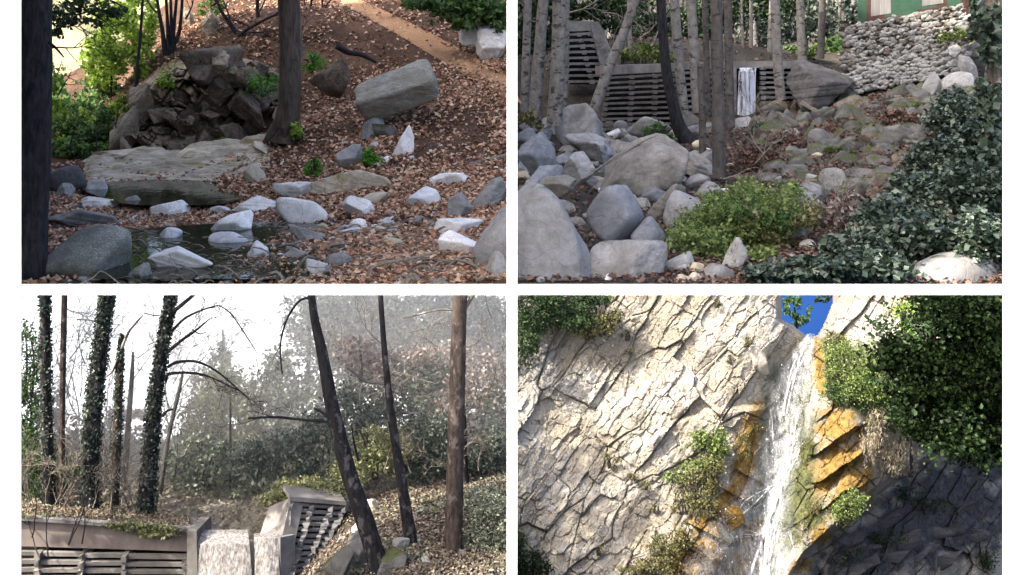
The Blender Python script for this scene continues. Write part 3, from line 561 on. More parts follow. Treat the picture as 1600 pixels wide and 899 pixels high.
# sticks and twig tangle
for k, (lb, p, w) in enumerate([('long fallen branch lying in the leaves at the right', [(664,278),(700,266),(740,256),(797,243)], [5,7,8,9]), ('short grey stick on the leaves at the right', [(735,176),(760,177),(797,176)], [3,4,4]), ('curved pale twig hanging over the flat stones at the left', [(200,326),(200,350),(215,380),(232,418)], [4,4,5,4]), ('thin forked twig on the speckled boulder', [(124,444),(145,434),(160,424),(190,446)], [2,2,2,2]), ('curved twig standing at the lower right', [(700,402),(688,400),(692,416),(694,436)], [3,3,3,3]), ('bent stick in the stream at the lower middle', [(572,432),(590,414),(640,404),(690,392)], [4,5,5,3])]):
    Y = on1(*p[0]) - .5; tag(obj('fallen_branch' if k < 2 else 'twig', *trunk_px(p, w, Y if k > 1 else [on1(*q) - .15 for q in (p[0], p[-1])], 14, 7, k, .15), M['twig'], loc=P(*p[0], Y)), lb, 'branch')
r = rs(77); G = Geo()
for k in range(420):
    px, py = r.uniform(200, 785), r.uniform(355, 446); Y = on1(px, min(py, 444)) - r.uniform(.1, .5); L = r.uniform(15, 60); a = r.uniform(-.9, .9) + (math.pi if r.rand() < .5 else 0)
    p = smooth_path([(px, py), (px + math.cos(a) * L / 2, py - math.sin(a) * L / 3 - r.uniform(0, 8)), (px + math.cos(a) * L, py - math.sin(a) * L * .5)], 6); p[:, 1] = np.minimum(p[:, 1], 446); p[:, 0] = np.minimum(p[:, 0], 795)
    G.add(*tube(np.array([P(u, v, Y) for u, v in p]), np.linspace(1, .5, 6) * (r.uniform(.010, .03) if k % 5 else r.uniform(.03, .06)), 4))
obj('twigs', *G.get(), M['twig'], kind='stuff')
r = rs(78); leaves('leaf_drift', np.array([P(u, v, on1(u, v) - .12) for u, v in zip(np.concatenate([r.normal(300, 36, 420), r.normal(190, 40, 300), r.normal(560, 80, 500), r.normal(640, 60, 500)]), np.clip(np.concatenate([r.normal(338, 9, 420), r.normal(350, 10, 300), r.normal(352, 14, 500), r.normal(428, 10, 500)]), 320, 443))]), .21, M['litter'], 79, flat=.2, fold=.5, clip=(80, 796, 300))
# ================================================================ upper right: alder grove, crib walls and stone-footed house
T2 = Terrain([(800,448,22.4),(1000,448,22.4),(1200,448,22.4),(1400,447,22.4),(1580,446,22.4),(810,390,27),(1000,390,27),(1200,385,27),(1400,375,27),(1580,365,27),
 (820,332,32),(1000,327,32),(1150,322,32),(1300,305,32),(1450,282,32),(1580,270,32),(820,272,38),(950,268,38),(1080,268,38),(1200,252,38),(1320,228,38),(1450,205,38),(1580,190,38),
 (820,228,44),(950,220,44),(1080,218,44),(1170,200,44),(1300,172,44),(1420,142,44),(1580,130,44),(820,195,48),(950,206,47.5),(1060,204,47.5),(1165,184,48),(1250,167,48),(1330,147,48),(1500,112,48),
 (980,96,52),(1060,98,51.5),(1200,98,51.5),(890,110,52),(830,110,53),(1330,90,54),(1500,60,54),(820,55,64),(1000,76,64),(1200,86,65),(1500,10,65),(800,-20,80),(1000,-25,84),(1200,-25,84),(1560,-40,80)], .14, .4, 2)
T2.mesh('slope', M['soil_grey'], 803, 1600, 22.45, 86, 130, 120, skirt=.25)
def on2(px, py, lo=22.6, hi=80): return T2.hit(px, py, lo, hi)
def quad_slab(c, thick, G=None):
    """wall slab from four photo corners (px, py, Y) tl tr br bl, thick metres deep"""
    q = np.array([P(*a) for a in c]); n = np.cross(q[1] - q[0], q[3] - q[0]); n /= np.linalg.norm(n); n = n if n[1] > 0 else -n
    V = np.concatenate([q, q + n * thick]); F = np.array([[0,1,2,3],[7,6,5,4],[0,4,5,1],[1,5,6,2],[2,6,7,3],[3,7,4,0]])
    return V, F
def lerp4(c, u, v):
    c = np.array(c, 'f8'); a = c[0] * (1 - u) + c[1] * u; b = c[3] * (1 - u) + c[2] * u; return a * (1 - v) + b * v
def crib(name, label, c, rows, posts, ms, mf, seed, slat=.42, post=7, fill=True):
    """open concrete crib wall: lattice of horizontal slats between upright stacks of header blocks"""
    base = P(*lerp4(c, .5, 1)); t = thing(name, label, 'retaining wall', base); r = rs(seed)
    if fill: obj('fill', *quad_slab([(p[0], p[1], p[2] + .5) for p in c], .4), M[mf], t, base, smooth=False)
    h = np.linalg.norm(P(*c[0]) - P(*c[3])) / rows
    for k in range(rows):
        v = (k + .5) / rows
        for a, b in zip(posts[:-1], posts[1:]):
            p, q = P(*lerp4(c, a, v)), P(*lerp4(c, b, v)); p[1] -= .02 + r.uniform(0, .03)
            obj('slat', *bar(p, q, min(.28, h * .55), h * slat, jit=h * .02, r=r), M[ms], t, base, smooth=False)
        for a in posts:
            p = P(*lerp4(c, a, v)); s = post * K * p[1] / 2; dz = h * .44
            V, F = box((p[0] - s, p[1] - .12, p[2] - dz), (p[0] + s, p[1] + .3, p[2] + dz - h * .2)); obj('header_block', V + r.uniform(-.02, .02, V.shape), F, M[ms], t, base, smooth=False)
    return t
# crib walls and dam
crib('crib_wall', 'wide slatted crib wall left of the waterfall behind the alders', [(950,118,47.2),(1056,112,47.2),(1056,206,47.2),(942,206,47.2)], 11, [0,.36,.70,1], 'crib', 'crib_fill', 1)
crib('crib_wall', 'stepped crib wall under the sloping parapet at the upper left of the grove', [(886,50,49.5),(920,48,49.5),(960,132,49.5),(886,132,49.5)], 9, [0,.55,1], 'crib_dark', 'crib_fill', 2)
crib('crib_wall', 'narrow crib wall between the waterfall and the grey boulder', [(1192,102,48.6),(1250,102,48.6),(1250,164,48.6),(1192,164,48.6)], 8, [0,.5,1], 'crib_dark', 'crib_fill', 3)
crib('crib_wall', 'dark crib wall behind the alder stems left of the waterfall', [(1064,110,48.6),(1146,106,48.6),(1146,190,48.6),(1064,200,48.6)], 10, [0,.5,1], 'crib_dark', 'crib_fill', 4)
b = P(1100, 103, 49); t = thing('dam', 'concrete dam sill with the thin waterfall spilling over it', 'dam', b)
obj('sill', *quad_slab([(942,103,47.6),(1060,99,48.4),(1060,112,48.4),(942,117,47.6)], 1.2), M['concrete'], t, b, smooth=False)
obj('sill', *quad_slab([(1060.5,97,48.7),(1256,95,48.7),(1256,105,48.7),(1060.5,109,48.7)], 1.2), M['concrete'], t, b, smooth=False)
obj('face', *quad_slab([(1146,106,49.2),(1192,105,49.2),(1192,190,49.2),(1146,192,49.2)], .5), M['crib_fill'], t, b, smooth=False)
obj('pier', *quad_slab([(1140,104,48.5),(1151,104,48.5),(1151,188,48.5),(1140,190,48.5)], .5), M['concrete'], t, b, smooth=False)
tag(obj('parapet', *quad_slab([(922,36,49.2),(938,38,49.2),(976,128,49.2),(944,128,49.2)], .5), M['crib_dark'], smooth=False, loc=P(950, 128, 49.2)), 'dark sloping concrete parapet behind the leaning pale trunk', 'wall')
tag(obj('parapet', *quad_slab([(884,32,50),(936,34,50),(936,49,50),(884,49,50)], .5), M['crib_dark'], smooth=False, loc=P(910, 49, 50)), 'dark concrete lintel on top of the stepped crib wall', 'wall')
# water of the little fall
def fall_mat(name, white, gap, sx, sz, lo, hi, a0=0., a1=1., soft=False):
    m, t, b = new_mat(name); v = coords(t, (sx, sx, sz), False); n = noise(t, v, 1., 8, .72, .3); f = ramp(t, n, [(a0,) * 3, (a1,) * 3], [lo, hi])
    if soft: at = nd(t, 'Attribute', attribute_name='edge'); f = math_(t, 'MULTIPLY', f, at.outputs['Fac'])
    b.inputs['Base Color'].default_value = (*white, 1); b.inputs['Roughness'].default_value = .35; b.inputs['Specular IOR Level'].default_value = .5
    if gap is None: g = nd(t, 'BsdfTransparent')
    else: g = nd(t, 'BsdfPrincipled', Roughness=.15); g.inputs['Base Color'].default_value = (*gap, 1)
    x = nd(t, 'MixShader'); t.links.new(f, x.inputs[0]); t.links.new(g.outputs[0], x.inputs[1]); t.links.new(b.outputs[0], x.inputs[2]); t.links.new(x.outputs[0], t.nodes['Material Output'].inputs[0])
    bump(t, b, n, .8, .06); return m
def sheet(rows, nx, bulge=.1, seed=0, rough=.05, freq=2., yoff=None):
    """falling water: rows of (py, left px, right px, Y)"""
    rows = np.array(rows, 'f8'); py = np.linspace(rows[0, 0], rows[-1, 0], 90); L, R, Y = [np.interp(py, rows[:, 0], rows[:, k]) for k in (1, 2, 3)]
    s = np.linspace(0, 1, nx); px = L[:, None] * (1 - s) + R[:, None] * s; yy = Y[:, None] - bulge * np.sin(math.pi * s)[None] + 0 * px
    if yoff is not None: yy = yoff(px, py[:, None] + 0 * px) - bulge * (.3 + .7 * np.sin(math.pi * s)[None])
    V = np.stack([(px - 800) * K * yy, yy, (HOR - py[:, None]) * K * yy], -1).reshape(-1, 3)
    V[:, 1] -= rough * fbm(V * np.array([freq * 3, freq, freq * .5]) + seed, 3)
    i = np.arange(89)[:, None] * nx + np.arange(nx - 1)[None]; return V, np.stack([i, i + 1, i + nx + 1, i + nx], -1).reshape(-1, 4)
tag(obj('waterfall', *sheet([(106,1156,1182,48.6),(112,1154,1181,48.45),(182,1152,1180,48.3)], 14, .15, 1), fall_mat('grove_fall', (.62, .66, .74), None, 3.2, .35, .36, .6), loc=P(1165, 182, 48.3)), 'narrow bluish white waterfall dropping over the dam among the alders', 'waterfall')
M['grove_rock'] = rock_mat('grey_granite', (.14, .14, .136), (.31, .308, .30), 1.1, .8, .07, speck=(.16, .16, .165), moss=((.06, .062, .035), .86), stain=(.12, .11, .095))
M['tan_grove'] = rock_mat('brownish_granite', (.11, .10, .08), (.295, .275, .24), 1.1, .9, .08, speck=(.42, .40, .36))
M['blue_grove'] = rock_mat('bluish_grey_rock', (.11, .118, .128), (.26, .27, .285), 1.1, .8, .07)
M['leaf_moss'] = leaf_mat('mossy_leaves', [(.03, .05, .012), (.07, .105, .022), (.12, .165, .035), (.19, .235, .07)], .3)
# boulders of the grove
ROCKS2 = [
 ((740,288,930,490),'grove_rock','hewn',-6,'huge pale boulder filling the lower left corner of the grove',23.2),
 ((914,370,1042,470),'grove_rock','hewn',6,'pale boulder with flat sunlit top right of the huge one',23.4),
 ((916,288,1006,378),'blue_grove','round',0,'round smooth bluish boulder behind the flat-topped one',26),
 ((930,212,1080,318),'tan_grove','hewn',-8,'large brownish triangular boulder in the middle of the grove',34),
 ((864,160,942,232),'grove_rock','hewn',14,'pale boulder in front of the leftmost trunks',42),
 ((806,204,872,270),'blue_grove','crag',0,'bluish rock at the left edge above the huge boulder',36),
 ((812,256,880,300),'blue_grove','slab',6,'low blue grey rock behind the huge boulder',30),
 ((838,274,902,304),'tan_grove','slab',-4,'pinkish flat rock on top of the huge boulder',27.5),
 ((884,204,968,256),'grove_rock','crag',-10,'pale rock between the left boulder and the triangular one',39),
 ((876,238,930,282),'grey_rock','slab',-16,'dark tipped slab left of the triangular boulder',33),
 ((984,182,1046,216),'grove_rock','round',0,'pale rounded rock at the foot of the crib wall',44),
 ((1000,292,1080,340),'tan_grove','slab',-24,'tan slab leaning against the triangular boulder',30),
 ((1036,296,1106,372),'grove_rock','round',-20,'pale smooth rock half hidden by the herb patch',28),
 ((984,338,1044,392),'blue_grove','round',-10,'blue rock at the left end of the herb patch',26),
 ((1054,236,1108,272),'tan_grove','crag',0,'tan rock right of the triangular boulder',37),
 ((1024,390,1086,440),'grey_rock','round',10,'dark grey round rock below the herb patch',24.4),
 ((1092,412,1150,452),'grove_rock','round',0,'pale stone at the bottom below the herb patch',23.4),
 ((1132,372,1166,432),'grove_rock','hewn',16,'upright pale stone right of the bottom pale one',24),
 ((1336,392,1572,500),'grove_rock','round',3,'broad pale boulder at the lower right below the ivy',23.0),
 ((1218,338,1272,384),'grove_rock','crag',0,'light rough rock at the right end of the herb patch',28),
 ((1276,262,1334,316),'grey_rock','hewn',6,'grey angular rock right of the herb patch',32.5),
 ((1240,284,1292,336),'blue_grove','round',0,'blue grey rock beside the herb patch',30.5),
 ((1144,182,1184,232),'grove_rock','hewn',0,'pale rock under the waterfall of the dam',46),
 ((1340,236,1380,264),'grove_rock','round',0,'pale oval stone beneath the short white plank',37),
 ((1348,258,1406,292),'grey_rock','slab',-4,'dark flat rock beneath the pale oval stone',36),
 ((1206,176,1250,222),'grey_rock','slab',-40,'dark leaning slab right of the waterfall',43),
 ((1334,288,1410,318),'tan_grove','slab',6,'pinkish rock at the upper edge of the ivy',33),
 ((1472,112,1520,146),'grey_rock','round',0,'round grey boulder in the rockery right of the house wall',42),
 ((1496,84,1526,122),'grove_rock','hewn',-30,'pale block leaning at the top of the rockery',43),
 ((1438,112,1476,148),'grey_rock','hewn',0,'grey block left of the round rockery boulder',42.5),
 ((1440,148,1482,172),'mossy_rock','round',0,'mossy rock below the round rockery boulder',41),
 ((1478,150,1516,176),'grey_rock','crag',0,'rough rock at the upper left of the ivy',40.5),
 ((1478,64,1508,84),'pale_rock','slab',-20,'pale flat stone under the house corner',45),
 ((1508,62,1540,90),'grey_rock','slab',-30,'grey slanted stone beside the ivy trunk',45),
]
for k, (b, m, st, tl, lb, Y) in enumerate(ROCKS2):
    tag(rock('boulder' if b[2] - b[0] > 60 else 'stone', M[m], b, Y, 1100 + k, st, tl, sub=5 if b[2] - b[0] > 90 else 4), lb, 'rock')
M['dark_grey'] = rock_mat('dark_grey_boulder', (.035, .033, .031), (.13, .125, .118), .8, 1., .12)
t = rock('boulder', M['dark_grey'], (1226,84,1330,160), 45.8, 1195, 'slab', -26, dep=1.1, sub=5); tag(t, 'dark grey overhanging boulder right of the dam', 'rock')
M['dark_grey2'] = rock_mat('dim_grey_rock', (.04, .04, .038), (.17, .165, .155), 1.2, .9, .1)
M['mossy_dark'] = rock_mat('deep_mossy_rock', (.03, .03, .026), (.13, .125, .11), 1.2, .9, .1, moss=((.045, .052, .016), .68))
# rockery of mossy stones, pieces of the slope
sl2 = bpy.data.objects['slope']; r = rs(52)
for k in range(300):
    if k < 230: px, py, s = r.uniform(1190, 1530), r.uniform(130, 310), r.uniform(9, 27)
    else: px, py, s = r.uniform(812, 1280), r.uniform(200, 440), r.uniform(6, 16)
    rock('stone', M[['mossy_rock', 'mossy_rock', 'crag', 'dark_grey2', 'mossy_dark'][r.randint(5)] if k < 230 else ['grey_rock', 'blue_rock', 'tan_rock'][r.randint(3)]], (px - s, py - s * .8, px + s, py + s * .6), on2(px, py) - .25, 1300 + k, ['block', 'crag', 'round'][k % 3], r.uniform(-25, 25), sub=3 if s > 11 else 2, parent=sl2)
for k in range(90):
    px, py, s = r.uniform(812, 1110), r.uniform(186, 350), r.uniform(11, 27)
    rock('stone', M[['grove_rock', 'blue_grove', 'tan_grove'][r.randint(3)]], (max(px - s, 804), py - s * .75, px + s, py + s * .6), on2(px, py) - .3, 1600 + k, ['hewn', 'hewn', 'slab'][k % 3], r.uniform(-30, 30), sub=4, parent=sl2)
# house on its rubble footing
fc = [(1316,42,47.6),(1512,6,45.4),(1512,112,44.6),(1316,150,47.0)]
b = P(1410, 140, 46); t = thing('rubble_wall', 'rubble stone footing wall of grey stones under the green house', 'stone wall', b)
obj('mortar', *quad_slab([(p[0], p[1], p[2] + .22) for p in fc], .6), M['crag'], t, b, smooth=False)
M['rubble'] = rock_mat('rubble_stone', (.06, .056, .05), (.22, .21, .19), 2., .6, .05, vary=.6)
r = rs(61); sm = []
for k in range(10):
    V, F = rock_geo(2000 + k, 2, planes=8, p=18, rough=.05); me = obj('stone', V, F, M[['grey_rock', 'rubble', 'crag', 'rubble', 'grey_rock'][k % 5]]); sm.append(me.data); bpy.data.objects.remove(me)
n = 0; G = Geo()
for row in range(18):
    for col in range(27):
        u = (col + .5 + .5 * (row % 2) - .25 + r.uniform(-.25, .25)) / 27; v = (row + .5 + r.uniform(-.35, .35)) / 18
        c = P(*lerp4(fc, u, v)) + np.array([0, .02, 0]); s = r.uniform(.07, .19); k = r.randint(10); e = (r.uniform(-.3, .3), r.uniform(-.6, .6), r.uniform(-.4, .4)); sc = (s * 1.25, .16, s * .95); n += 1
        if n <= 300:
            o = bpy.data.objects.new('stone', sm[k]); C.collection.objects.link(o); o.parent = t; o.location = c - b; o.scale = sc; o.rotation_euler = e
        else:
            V, F = rock_geo(2000 + k, 2, planes=8, p=18, rough=.05); G.add(V * np.array(sc) + c, F)
obj('small_stones', *G.get(), M['grey_rock'], t, b, kind='stuff')
M['green_wall'] = plain_mat('green_stucco', (.014, .042, .024), (.021, .058, .033), 3, .2); M['frame_brown'] = plain_mat('brown_frame', (.03, .014, .011), (.055, .026, .02), 4, .2); M['pane'] = plain_mat('curtained_pane', (.10, .095, .09), (.22, .21, .20), 1.5, .05, rough=.25, zs=.1)
b = P(1420, 30, 47); t = thing('house', 'green house with brown framed windows above the rubble wall', 'house', b)
wc = [(1340,-60,47.9),(1508,-100,45.6),(1508,6.5,45.6),(1340,37.5,47.9)]
obj('wall', *quad_slab(wc, 5), M['green_wall'], t, b, smooth=False)
def on_wall(px, py, d): u = (px - 1340) / 168; return (px, py, 47.9 * (1 - u) + 45.6 * u - d)
for (x0, x1, yb0, yb1) in ((1354,1398,31,26), (1434,1480,15,10)):
    wt = obj('window', *quad_slab([on_wall(x0, -50, .02), on_wall(x1, -52, .02), on_wall(x1, yb1, .02), on_wall(x0, yb0, .02)], .1), M['frame_brown'], t, b, smooth=False)
    p = obj('pane', *quad_slab([on_wall(x0 + 7, -46, .04), on_wall(x1 - 6, -48, .04), on_wall(x1 - 6, yb1 - 5, .04), on_wall(x0 + 7, yb0 - 5, .04)], .03), M['pane'], smooth=False); p.parent = wt; p.location = -(b)
    if x0 < 1400: q = obj('mullion', *quad_slab([on_wall(1375, -46, .05), on_wall(1377, -46, .05), on_wall(1377, yb1 - 3, .05), on_wall(1375, yb1 - 3, .05)], .03), M['concrete'], smooth=False); q.parent = wt; q.location = -(b)
    sf = obj('sill', *quad_slab([on_wall(x0 - 2, yb0, .08), on_wall(x1 + 2, yb1, .08), on_wall(x1 + 2, yb1 + 3.5, .08), on_wall(x0 - 2, yb0 + 3.5, .08)], .14), M['frame_brown'], smooth=False); sf.parent = wt; sf.location = -(b)
obj('corner_post', *quad_slab([(1507,-100,45.4),(1514,-100,45.4),(1514,52,45.2),(1507,52,45.2)], .3), M['frame_brown'], t, b, smooth=False)
obj('wall', *quad_slab([(1514.5,-100,45.5),(1550,-100,44.5),(1550,50,44.5),(1514.5,50,45.5)], .3), M['green_wall'], t, b, smooth=False)
tag(obj('plank', *bar(P(1340, 227, 38.5), P(1384, 228, 38.5), .3, .1), M['concrete'], smooth=False, loc=P(1362, 228, 38.5)), 'short white plank lying on the rockery', 'plank')
tag(obj('plank', *bar(P(1252, 160, 45.5), P(1290, 182, 45), .3, .14), M['twig'], smooth=False, loc=P(1270, 172, 45)), 'dark board leaning below the overhanging grey boulder', 'plank')
# alder trunks
AL = [
 ([(818,190),(822,90),(826,-30)],[14,13,12],46,'bark_pale','leftmost pale alder trunk at the edge of the grove'),
 ([(833,190),(842,90),(851,-30)],[20,18,16],44,'bark_pale','second pale alder trunk from the left'),
 ([(866,196),(872,90),(874,-30)],[24,22,20],42,'bark_pale','thickest pale alder of the left cluster, with dark scars'),
 ([(880,180),(884,90),(886,-30)],[11,10,9],46,'bark_pale','slim pale alder just right of the thickest left one'),
 ([(922,190),(950,110),(975,50),(1004,-30)],[18,16,15,13],44,'bark_pale','pale alder leaning far to the right across the crib wall'),
 ([(1082,226),(1064,205),(1052,165),(1040,100),(1030,-30)],[30,24,18,16,14],43,'bark_dark','dark curved trunk sweeping up from the boulders'),
 ([(1070,180),(1060,90),(1052,-30)],[14,15,15],45,'bark_pale','pale alder behind the dark curved trunk'),
 ([(1090,176),(1085,90),(1078,-30)],[18,16,14],46,'bark_pale','pale alder right of the dark curved trunk'),
 ([(1098,240),(1097,170),(1094,100)],[12,11,10],39,'bark_grey','short slim trunk in front of the dark crib wall'),
 ([(1124,278),(1122,160),(1120,60),(1119,-30)],[22,20,19,18],35,'bark_grey','tall alder trunk reaching lowest, left of the waterfall'),
 ([(1141,200),(1139,100),(1137,-30)],[15,13,13],45,'bark_grey','grey alder trunk touching the waterfall on its left'),
 ([(1106,180),(1104,90),(1100,-30)],[10,10,9],47,'bark_grey','thin grey trunk between two alders left of the waterfall'),
 ([(1220,156),(1214,80),(1210,-30)],[16,15,14],46.5,'bark_pale','pale alder in front of the narrow crib wall'),
 ([(1254,98),(1251,40),(1250,-30)],[14,13,12],50,'bark_pale','pale alder behind the top of the grey boulder'),
 ([(1282,92),(1284,40),(1286,-30)],[12,11,10],51,'bark_grey','grey alder trunk left of the rubble wall'),
]
for k, (p, wd, Y, m, lb) in enumerate(AL):
    tree('alder', lb, P(*p[0], Y), [('trunk', trunk_px(p, wd, Y, 22, 14, 200 + k, .07), M[m])])
r = rs(71); FAR = []
for k in range(52):
    px = r.uniform(1000, 1335) if k < 42 else r.uniform(806, 1000); Y = r.uniform(53, 74); py = HOR - T2.z((px - 800) * K * Y, Y)[0] / Y / K; lean = r.uniform(-8, 8); wd = r.uniform(4, 11)
    FAR.append((px, Y)); tree('alder', 'far alder', P(px, py, Y), [('trunk', trunk_px([(px, py + 1), (px + lean * .5, py / 2 - 10), (px + lean, -40)], [wd, wd * .9, wd * .8], Y, 8, 8, k), M['bark_pale' if k % 3 else 'bark_grey'])], 'far alders above the dam')
fa = sorted([o for o in C.objects if o.get('label') == 'far alder'], key=lambda o: o.location.x / o.location.y); ORD = 'first second third fourth fifth sixth seventh eighth ninth tenth eleventh twelfth thirteenth fourteenth fifteenth sixteenth seventeenth eighteenth nineteenth twentieth twenty-first twenty-second twenty-third twenty-fourth twenty-fifth twenty-sixth twenty-seventh twenty-eighth'.split()
for k, o in enumerate(fa):
    d = 'nearer' if o.location.y < 60 else ('far' if o.location.y < 68 else 'farthest')
    if k < len(fa) / 2: o['label'] = f'{d} slim alder behind the crib walls, {ORD[k]} from the left in the back stand'
    else: o['label'] = f'{d} slim alder above the dam, {ORD[len(fa) - k - 1]} from the right in the back stand'
# greenery of the grove
def shrub(name, label, cat, ell, Y, dY, n, size, m, seed, base=None, sub=.28, clip=None, stems=True, ms='twig_dark', **kw):
    if base == 'ground2': ell = [(*e[:4], on2(e[0], e[1] + e[3] * .6) - .35) for e in ell]; base = None
    e = ell[0]; b = P(e[0], e[1] + e[3], Y) if base is None else P(*base); t = thing(name, label, cat, b)
    if stems:
        r = rs(seed + 5); G = Geo()
        for e in ell:
            yy = e[4] if len(e) > 4 else Y
            for _ in range(2 if len(ell) > 4 else 4):
                x = e[0] + r.uniform(-.3, .3) * e[2]; p = smooth_path([(x, e[1] + e[3]), (x + r.uniform(-.2, .2) * e[2], e[1]), (x + r.uniform(-.6, .6) * e[2], e[1] - e[3] * .7)], 6)
                G.add(*tube(np.array([P(u, v, yy) for u, v in p]), np.linspace(.03, .012, 6) * (yy / 40 + .3), 5))
        obj('stems', *G.get(), M[ms], t, b, kind='stuff')
    leaves('foliage', clumps_px(ell, Y, dY, n, seed, sub), size, M[m], seed, t, b, clip=clip, **kw); return t
shrub('herb_patch', 'fresh green leafy herb patch in the middle of the boulders', 'plants', [(1110,345,44,26,27.4),(1170,312,44,22,29.5),(1235,322,40,20,29),(1095,380,40,20,26),(1160,362,44,26,27),(1215,350,34,22,27.8),(1070,368,26,14,26),(1150,402,24,18,25),(1240,300,26,12,31),(1130,318,34,18,29),(1195,395,26,14,25.4)], 27, 1., 8500, .125, 'herb', 81, sub=.5, clip=(803, 1600, -99))
CL2 = (803, 1620, -90)
t = [o for o in C.objects if o.get('label', '').startswith('fresh green leafy herb')][0]
for nm, mm, n, sd, el in (('tall_sprigs', 'herb', 1500, 181, [(1120,322,20,22),(1175,296,18,18),(1240,306,18,20),(1080,352,16,20),(1205,334,16,22),(1150,345,14,24)]), ('dull_leaves', 'leaf_olive', 2600, 182, [(1200,375,40,22),(1250,340,30,18),(1130,400,34,16),(1180,335,30,14),(1085,385,20,14)]), ('dark_leaves', 'leaf_mid', 2600, 183, [(1110,372,40,16),(1160,330,40,16),(1220,345,34,18),(1150,385,30,16)])):
    leaves(nm, clumps_px(el, 26.9, .9, n, sd, .4), .12, M[mm], sd, t, np.array(t.location), clip=(803, 1600, -99))
shrub('ivy_bank', 'dark teal ivy bank climbing along the right side of the grove', 'ivy', [(1500,190,50,38,37),(1530,240,46,50,35),(1470,262,52,40,34.5),(1440,310,54,40,32),(1520,320,60,60,31),(1390,350,60,36,30),(1440,380,70,34,28),(1540,385,40,50,27.5),(1340,395,56,28,27.5),(1270,425,64,22,25.2),(1360,420,60,26,25.5),(1210,430,40,16,24.5),(1490,160,30,22,39)], 30, .7, 46000, .165, 'ivy', 82, base='ground2', clip=(803, 1640, -99), flat=.2, aspect=.85, sub=.25)
M['ivy_pale'] = leaf_mat('pale_ivy_leaves', [(.06, .085, .06), (.12, .16, .12), (.20, .24, .19), (.10, .09, .05)], .15, .4, .4)
t = [o for o in C.objects if o.get('label', '').startswith('dark teal ivy')][0]
leaves('pale_leaves', clumps_px([(e[0], e[1], e[2], e[3], on2(e[0], e[1] + e[3] * .6) - .5) for e in [(1500,190,50,34),(1525,240,40,44),(1465,270,46,30),(1440,330,40,20),(1390,365,50,20),(1330,400,50,16),(1260,428,50,14),(1500,350,40,30)]], 30, .6, 4500, 184, .35), .15, M['ivy_pale'], 184, t, np.array(t.location), clip=(803, 1640, -99), aspect=.85)
b = P(1556, 445, 27); t = tree('ivy_tree', 'ivy-clad reddish trunk at the right edge of the grove', b, [('trunk', trunk_px([(1562,450),(1560,300),(1556,150),(1554,-30)], [44,36,32,30], 29, 20, 16, 9, .15), M['bark_mid'])])
leaves('ivy', clumps_px([(1552,60,20,50),(1548,160,20,50),(1554,250,22,50),(1540,20,20,30),(1535,45,16,14)], 28.5, .6, 1500, 83, .3), .24, M['ivy'], 83, t, b, aspect=.85)
for k, a in enumerate([('bright green bush on the dam sill behind the leaning alder', [(1000,84,34,16),(1030,90,26,10),(975,88,18,12)], 51, 700, .22, 'leaf_moss'), ('small bright shrub between the far alders left of the rubble wall', [(1275,80,22,8),(1258,84,18,6)], 52, 300, .2, 'leaf_moss'),
  ('dark shrubs in the shade at the upper left of the grove', [(905,6,60,26),(960,20,40,32),(850,30,56,50),(830,90,30,50)], 56, 3400, .34, 'leaf_dark'), ('dark green bush behind the leaning alder top', [(1010,30,50,46),(1050,50,40,34),(1100,30,40,56),(1150,10,50,40),(1220,0,60,34)], 60, 4200, .32, 'leaf_dark'),
  ('dark wooded slope far behind the dam and the back stand', [(1000,40,60,40),(1080,50,60,36),(1160,50,60,36),(1240,46,60,40),(1310,40,40,44)], 68, 6500, .30, 'leaf_teal'), ('dim undergrowth on the terrace behind the dam', [(1040,82,50,16),(1110,86,50,14),(1180,88,50,12),(1250,84,50,14),(1310,80,30,20)], 56, 3600, .26, 'leaf_mid'), ('dark fir-like shrubs behind the far alders left of the house', [(1290,40,26,44),(1330,30,22,40),(1260,30,20,30)], 58, 1500, .3, 'leaf_teal'), ('soft green plant at the foot of the crib wall', [(1032,205,22,14),(1012,210,14,8)], 42, 500, .17, 'leaf_mid'),
  ('low green plants below the little waterfall', [(1190,205,22,16),(1215,226,20,12),(1170,216,18,10)], 43, 900, .2, 'ivy'), ('moss and grass on the ledge under the house corner', [(1500,54,26,8),(1475,62,16,6),(1530,60,16,7)], 44.3, 600, .16, 'leaf_moss'),
  ('grass tufts between the leftmost boulders', [(826,192,20,14),(846,232,16,8)], 41, 400, .2, 'leaf_olive'), ('withered twiggy shrub between herb patch and ivy', [(1290,350,44,34),(1330,330,40,26),(1260,390,26,24)], 28.5, 1800, .16, 'leaf_brown'),
  ('reddish withered brush on the slope below the dam', [(1190,250,40,22),(1230,225,34,20),(1400,190,36,20),(1300,205,30,10)], 37, 3400, .16, 'litter_dull'), ('ivy sprays at the house corner', [(1530,30,16,30),(1522,52,14,10)], 43.5, 420, .2, 'ivy'),
  ('mossy tufts scattered over the rockery', [(1390,112,20,5),(1480,105,22,6),(1455,165,26,7),(1360,200,22,8),(1310,236,22,7),(1420,170,16,6),(1290,200,16,8)], 40, 1500, .12, 'leaf_moss')]):
    el = a[1]
    if k in (12, 14): el = [(*e, on2(e[0], e[1] + e[3] * .5) - .45) for e in el]
    shrub('shrub', a[0], 'shrub' if k not in (9, 10, 14) else 'grass', el, a[2], .7 if k not in (12, 14) else .3, a[3], a[4], a[5], 90 + k, clip=CL2, stems=k not in (9, 10, 14))
r = rs(95); obj('brushwood', *twigs([(960,110,46.5,1.2),(1000,60,50,.6),(940,20,50,-.2),(890,20,49,.1),(1020,70,49,1.2),(1130,280,34,.4),(1180,255,36,.7),(1200,250,36,2.2),(1290,330,29,.8),(1320,350,29,2.4)], 96, 5, 70, 2.5, 60), M['twig'], kind='stuff')
